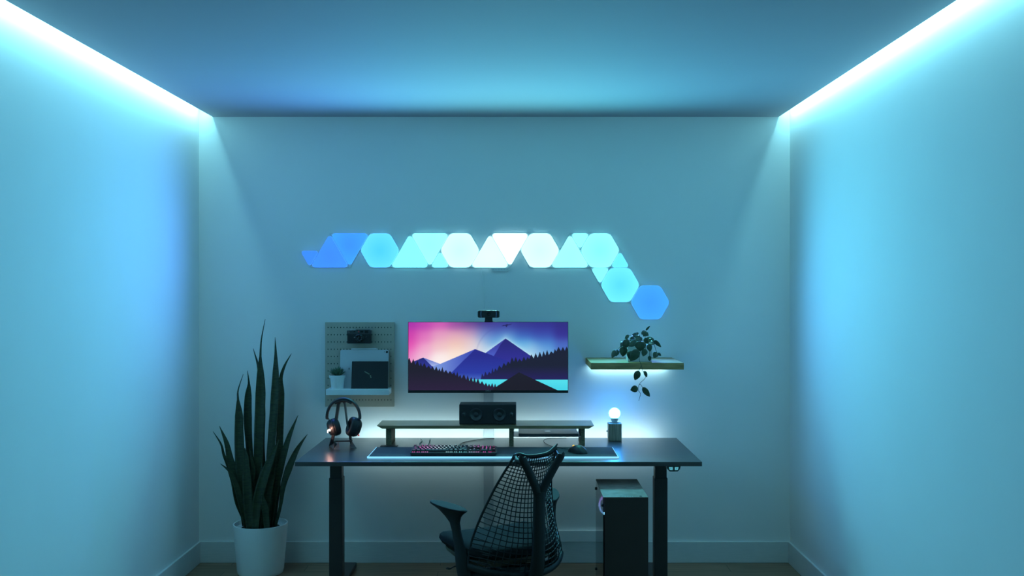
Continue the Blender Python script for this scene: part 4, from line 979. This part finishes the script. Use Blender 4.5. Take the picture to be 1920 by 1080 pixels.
for sg, nm in ((-1, 'side_band'), (1, 'side_band')):
    MB().tube([BS(sg, j / 22) for j in range(23)], .0052, 8, up=tuple(-fv)).build(nm, M_CHAIR, ch, smooth=True)
pts = bez([BS(-1, .93), BS(-.985, .975), BS(-.86, 1.005), BS(-.5, 1.0), BS(0, .995), BS(.5, 1.0), BS(.85, 1.005) + Vector((0, 0, .003)), BS(1.06, 1.01) + Vector((0, 0, .010))], 4)
tn = len(pts) - 1
MB().sweep(pts, [(math.cos(a) * .0075, math.sin(a) * .0095) for a in [2 * math.pi * k / 10 for k in range(10)]], up=tuple(-fv), scale=[interp([(0, .5), (.2, 1), (.85, 1), (1, .35)], i / tn) for i in range(tn + 1)]).build('top_band', M_CHAIR, ch, smooth=True)
pts = [BS(-1 + 2 * i / 24, 0.0) for i in range(25)]
MB().sweep(pts, [(math.cos(a) * .010, math.sin(a) * .014) for a in [2 * math.pi * k / 10 for k in range(10)]]).build('bottom_frame', M_CHAIR, ch, smooth=True)
# gathered lower corner webs
for sg in (-1, 1):
    mb = MB()
    for k in range(7):
        a = BS(sg, .02 + .035 * k); c = BS(sg * .72, .03 + .035 * k); mb.tube([a + fv * .0, (a + c) / 2 - fv * .004, c], [.0035, .0026, .0019], 5)
    mb.build('corner_webbing', M_CHAIR, ch, smooth=True)
# Y tower
def ell(a, b_, n=14): return [(math.cos(2 * math.pi * k / n) * a, math.sin(2 * math.pi * k / n) * b_) for k in range(n)]
def sweep_lr(pts, wids, name, par, mat_=M_CHAIR):
    rings = []
    for i, p in enumerate(pts):
        tt = (pts[min(i + 1, len(pts) - 1)] - pts[max(i - 1, 0)]).normalized(); n_ = -fv - tt * (-fv).dot(tt); n_.normalize(); sd_ = tt.cross(n_)
        a, b_ = wids[i]; rings.append([p + sd_ * a * x + n_ * b_ * y for x, y in ell(1, 1)])
    return MB().loft(rings).build(name, mat_, par, smooth=True)
ts = bez([Lc(0, -.235, .395), Lc(0, -.285, .43), Lc(0, -.305, .50), Lc(0, -.312, .60), Lc(0, -.314, .70), Lc(0, -.318, .775)], 5)
tw = sweep_lr(ts, [(.036 - .009 * min(1, i / 14), .020 - .004 * i / len(ts)) for i in range(len(ts))], 'spine_tower', ch)
for sg in (-1, 1):
    br_ = bez([Lc(sg * .004, -.317, .735), Lc(sg * .016, -.320, .785), Lc(sg * .050, -.328, .850), Lc(sg * .086, -.338, .912), Lc(sg * .089, -.338, .922)], 6)
    nb = len(br_)
    sweep_lr(br_, [(.019 - .003 * i / nb, .0125 - .003 * i / nb) for i in range(nb)], 'tower_branch', tw)
    MB().tube([Lc(sg * .082, -.335, .898), Lc(sg * .095, -.305, .904), BS(sg * .92, .985)], [.010, .009, .008], 8).build('tower_joint', M_CHAIR, tw, smooth=True)
# seat
rings = []
for kz_, k_ in ((.472, .86), (.480, .96), (.495, 1.0), (.512, .985), (.523, .93), (.528, .80), (.530, .4), (.530, .02)):
    ring = []
    for i in range(36):
        a = 2 * math.pi * i / 36; c_, s_ = math.cos(a), math.sin(a)
        r_ = math.copysign(abs(c_) ** .55, c_) * .234; f_ = .04 + math.copysign(abs(s_) ** .6, s_) * .235
        ring.append(Lc(r_ * k_, .04 + (f_ - .04) * k_, kz_ - .035 * max(0, (s_ - .5)) * (k_ > .5) + .012 * abs(c_) ** 3 * k_))
    rings.append(ring)
MB().loft(rings).build('seat', M_SEAT, ch, smooth=True)
rings = []
for kz_, k_ in ((.425, .50), (.440, .80), (.462, .90), (.474, .90)):
    rings.append([Lc(math.copysign(abs(math.cos(a)) ** .6, math.cos(a)) * .235 * k_, .04 + math.copysign(abs(math.sin(a)) ** .6, math.sin(a)) * .225 * k_, kz_) for a in [2 * math.pi * i / 28 for i in range(28)]])
MB().loft(rings).build('seat_pan', mat('seat_pan', (.10, .08, .055), .6), ch, smooth=True)
# mechanism, column, base
mb = MB().loft([[Lc(math.cos(a) * .075 * k_, -.03 + math.sin(a) * .14 * k_, z) for a in [2 * math.pi * i / 16 for i in range(16)]] for z, k_ in ((.36, .6), (.375, .9), (.41, 1), (.43, .9))])
mb.build('tilt_mechanism', M_BLACK, ch, smooth=True)
MB().loft([[Lc(x * w_, f_, z + y * .018) for x, y in ell(1, 1)] for f_, z, w_ in ((-.08, .40, .05), (-.16, .395, .06), (-.25, .40, .035))]).build('back_carrier', M_CHAIR, ch, smooth=True)
MB().lathe([(.026, .10), (.026, .25), (.017, .25), (.017, .37)], CO, 24).build('gas_column', M_STEELG, ch)
bs = MB().lathe([(.02, .06), (.045, .065), (.045, .10), (.03, .13), (.02, .13)], CO, 24).build('star_base', M_BLACK, ch, smooth=True)
for k in range(5):
    a = 2 * math.pi * k / 5 + .3; d = Vector((math.cos(a), math.sin(a), 0))
    MB().sweep([CO + d * .03 + Vector((0, 0, .10)), CO + d * .18 + Vector((0, 0, .09)), CO + d * .315 + Vector((0, 0, .068))], [(-.02, -.014), (.02, -.014), (.014, .014), (-.014, .014)], scale=[1.1, .9, .6]).build('base_leg', M_BLACK, bs)
    MB().lathe([(.010, -.022), (.026, -.022), (.029, -.018), (.029, .018), (.026, .022), (.010, .022)], CO + d * .315 + Vector((0, 0, .0292)), 18, (-d.y, d.x, 0)).build('caster', M_BLACK, bs, smooth=True)
# arms
AX = Vector((0.47, 0.88, 0)); AY = Vector((0.88, -0.47, 0))
def armpt(sg, r0, r, f_, z): return Lc(sg * (r + r0), f_, z)
for sg in (-1, 1):
    r0 = 0.0 if sg < 0 else -0.030
    # centre r, centre f, z, half length along the pad, half width
    secs = [(.222, -.085, .395, .034, .016), (.228, -.082, .44, .036, .017), (.232, -.075, .49, .034, .015), (.238, -.062, .54, .026, .014), (.243, -.050, .585, .022, .015), (.247, -.040, .62, .024, .017), (.251, -.030, .644, .040, .021), (.256, -.018, .662, .062, .027), (.260, -.008, .675, .086, .035), (.261, -.006, .679, .093, .038)]
    rings = []
    for r_, f_, z, hl, hw_ in secs:
        ring = []
        for k in range(24):
            a = 2 * math.pi * k / 24; q = (AX * hl * math.sin(a) + AY * hw_ * math.cos(a))
            ring.append(armpt(sg, r0, r_ + q.x, f_ + q.y, z + (.012 * math.sin(a) * (hl / .1) if z > .65 else 0)))
        rings.append(ring)
    am_ = MB().loft(rings).build('armrest', M_CHAIR, ch, smooth=True)
    rings = []
    for z, k_ in ((.679, 1.0), (.6825, 1.02), (.686, .98), (.687, .85), (.6865, .3)):
        ring = []
        for k in range(24):
            a = 2 * math.pi * k / 24; q = (AX * .093 * math.sin(a) + AY * .038 * math.cos(a)) * k_
            ring.append(armpt(sg, r0, .261 + q.x, -.006 + q.y, z + .012 * math.sin(a) * .93 * k_))
        rings.append(ring)
    MB().loft(rings).build('arm_pad', mat('arm_pad', (.024, .020, .022), .75, spec=.15), am_, smooth=True)
    MB().tube([armpt(sg, r0, .215, -.08, .405), Lc(sg * .13, -.07, .40), Lc(sg * .04, -.05, .395)], [.018, .016, .016], 10).build('arm_bracket', M_CHAIR, am_, smooth=True)
# adjustment paddle
p0 = Lc(-.22, -.10, .425); 
q = P(846, 1064, 4.15); MB().sweep([P(858, 1061, 4.17), P(850, 1063, 4.16), P(843, 1067, 4.15), P(837.5, 1065, 4.145)], [(-.010, -.003), (.010, -.003), (.010, .003), (-.010, .003)], up=(0, .5, 1), scale=[.5, .7, 1, .7]).build('adjustment_lever', M_BLACK, ch, bevel=.001)
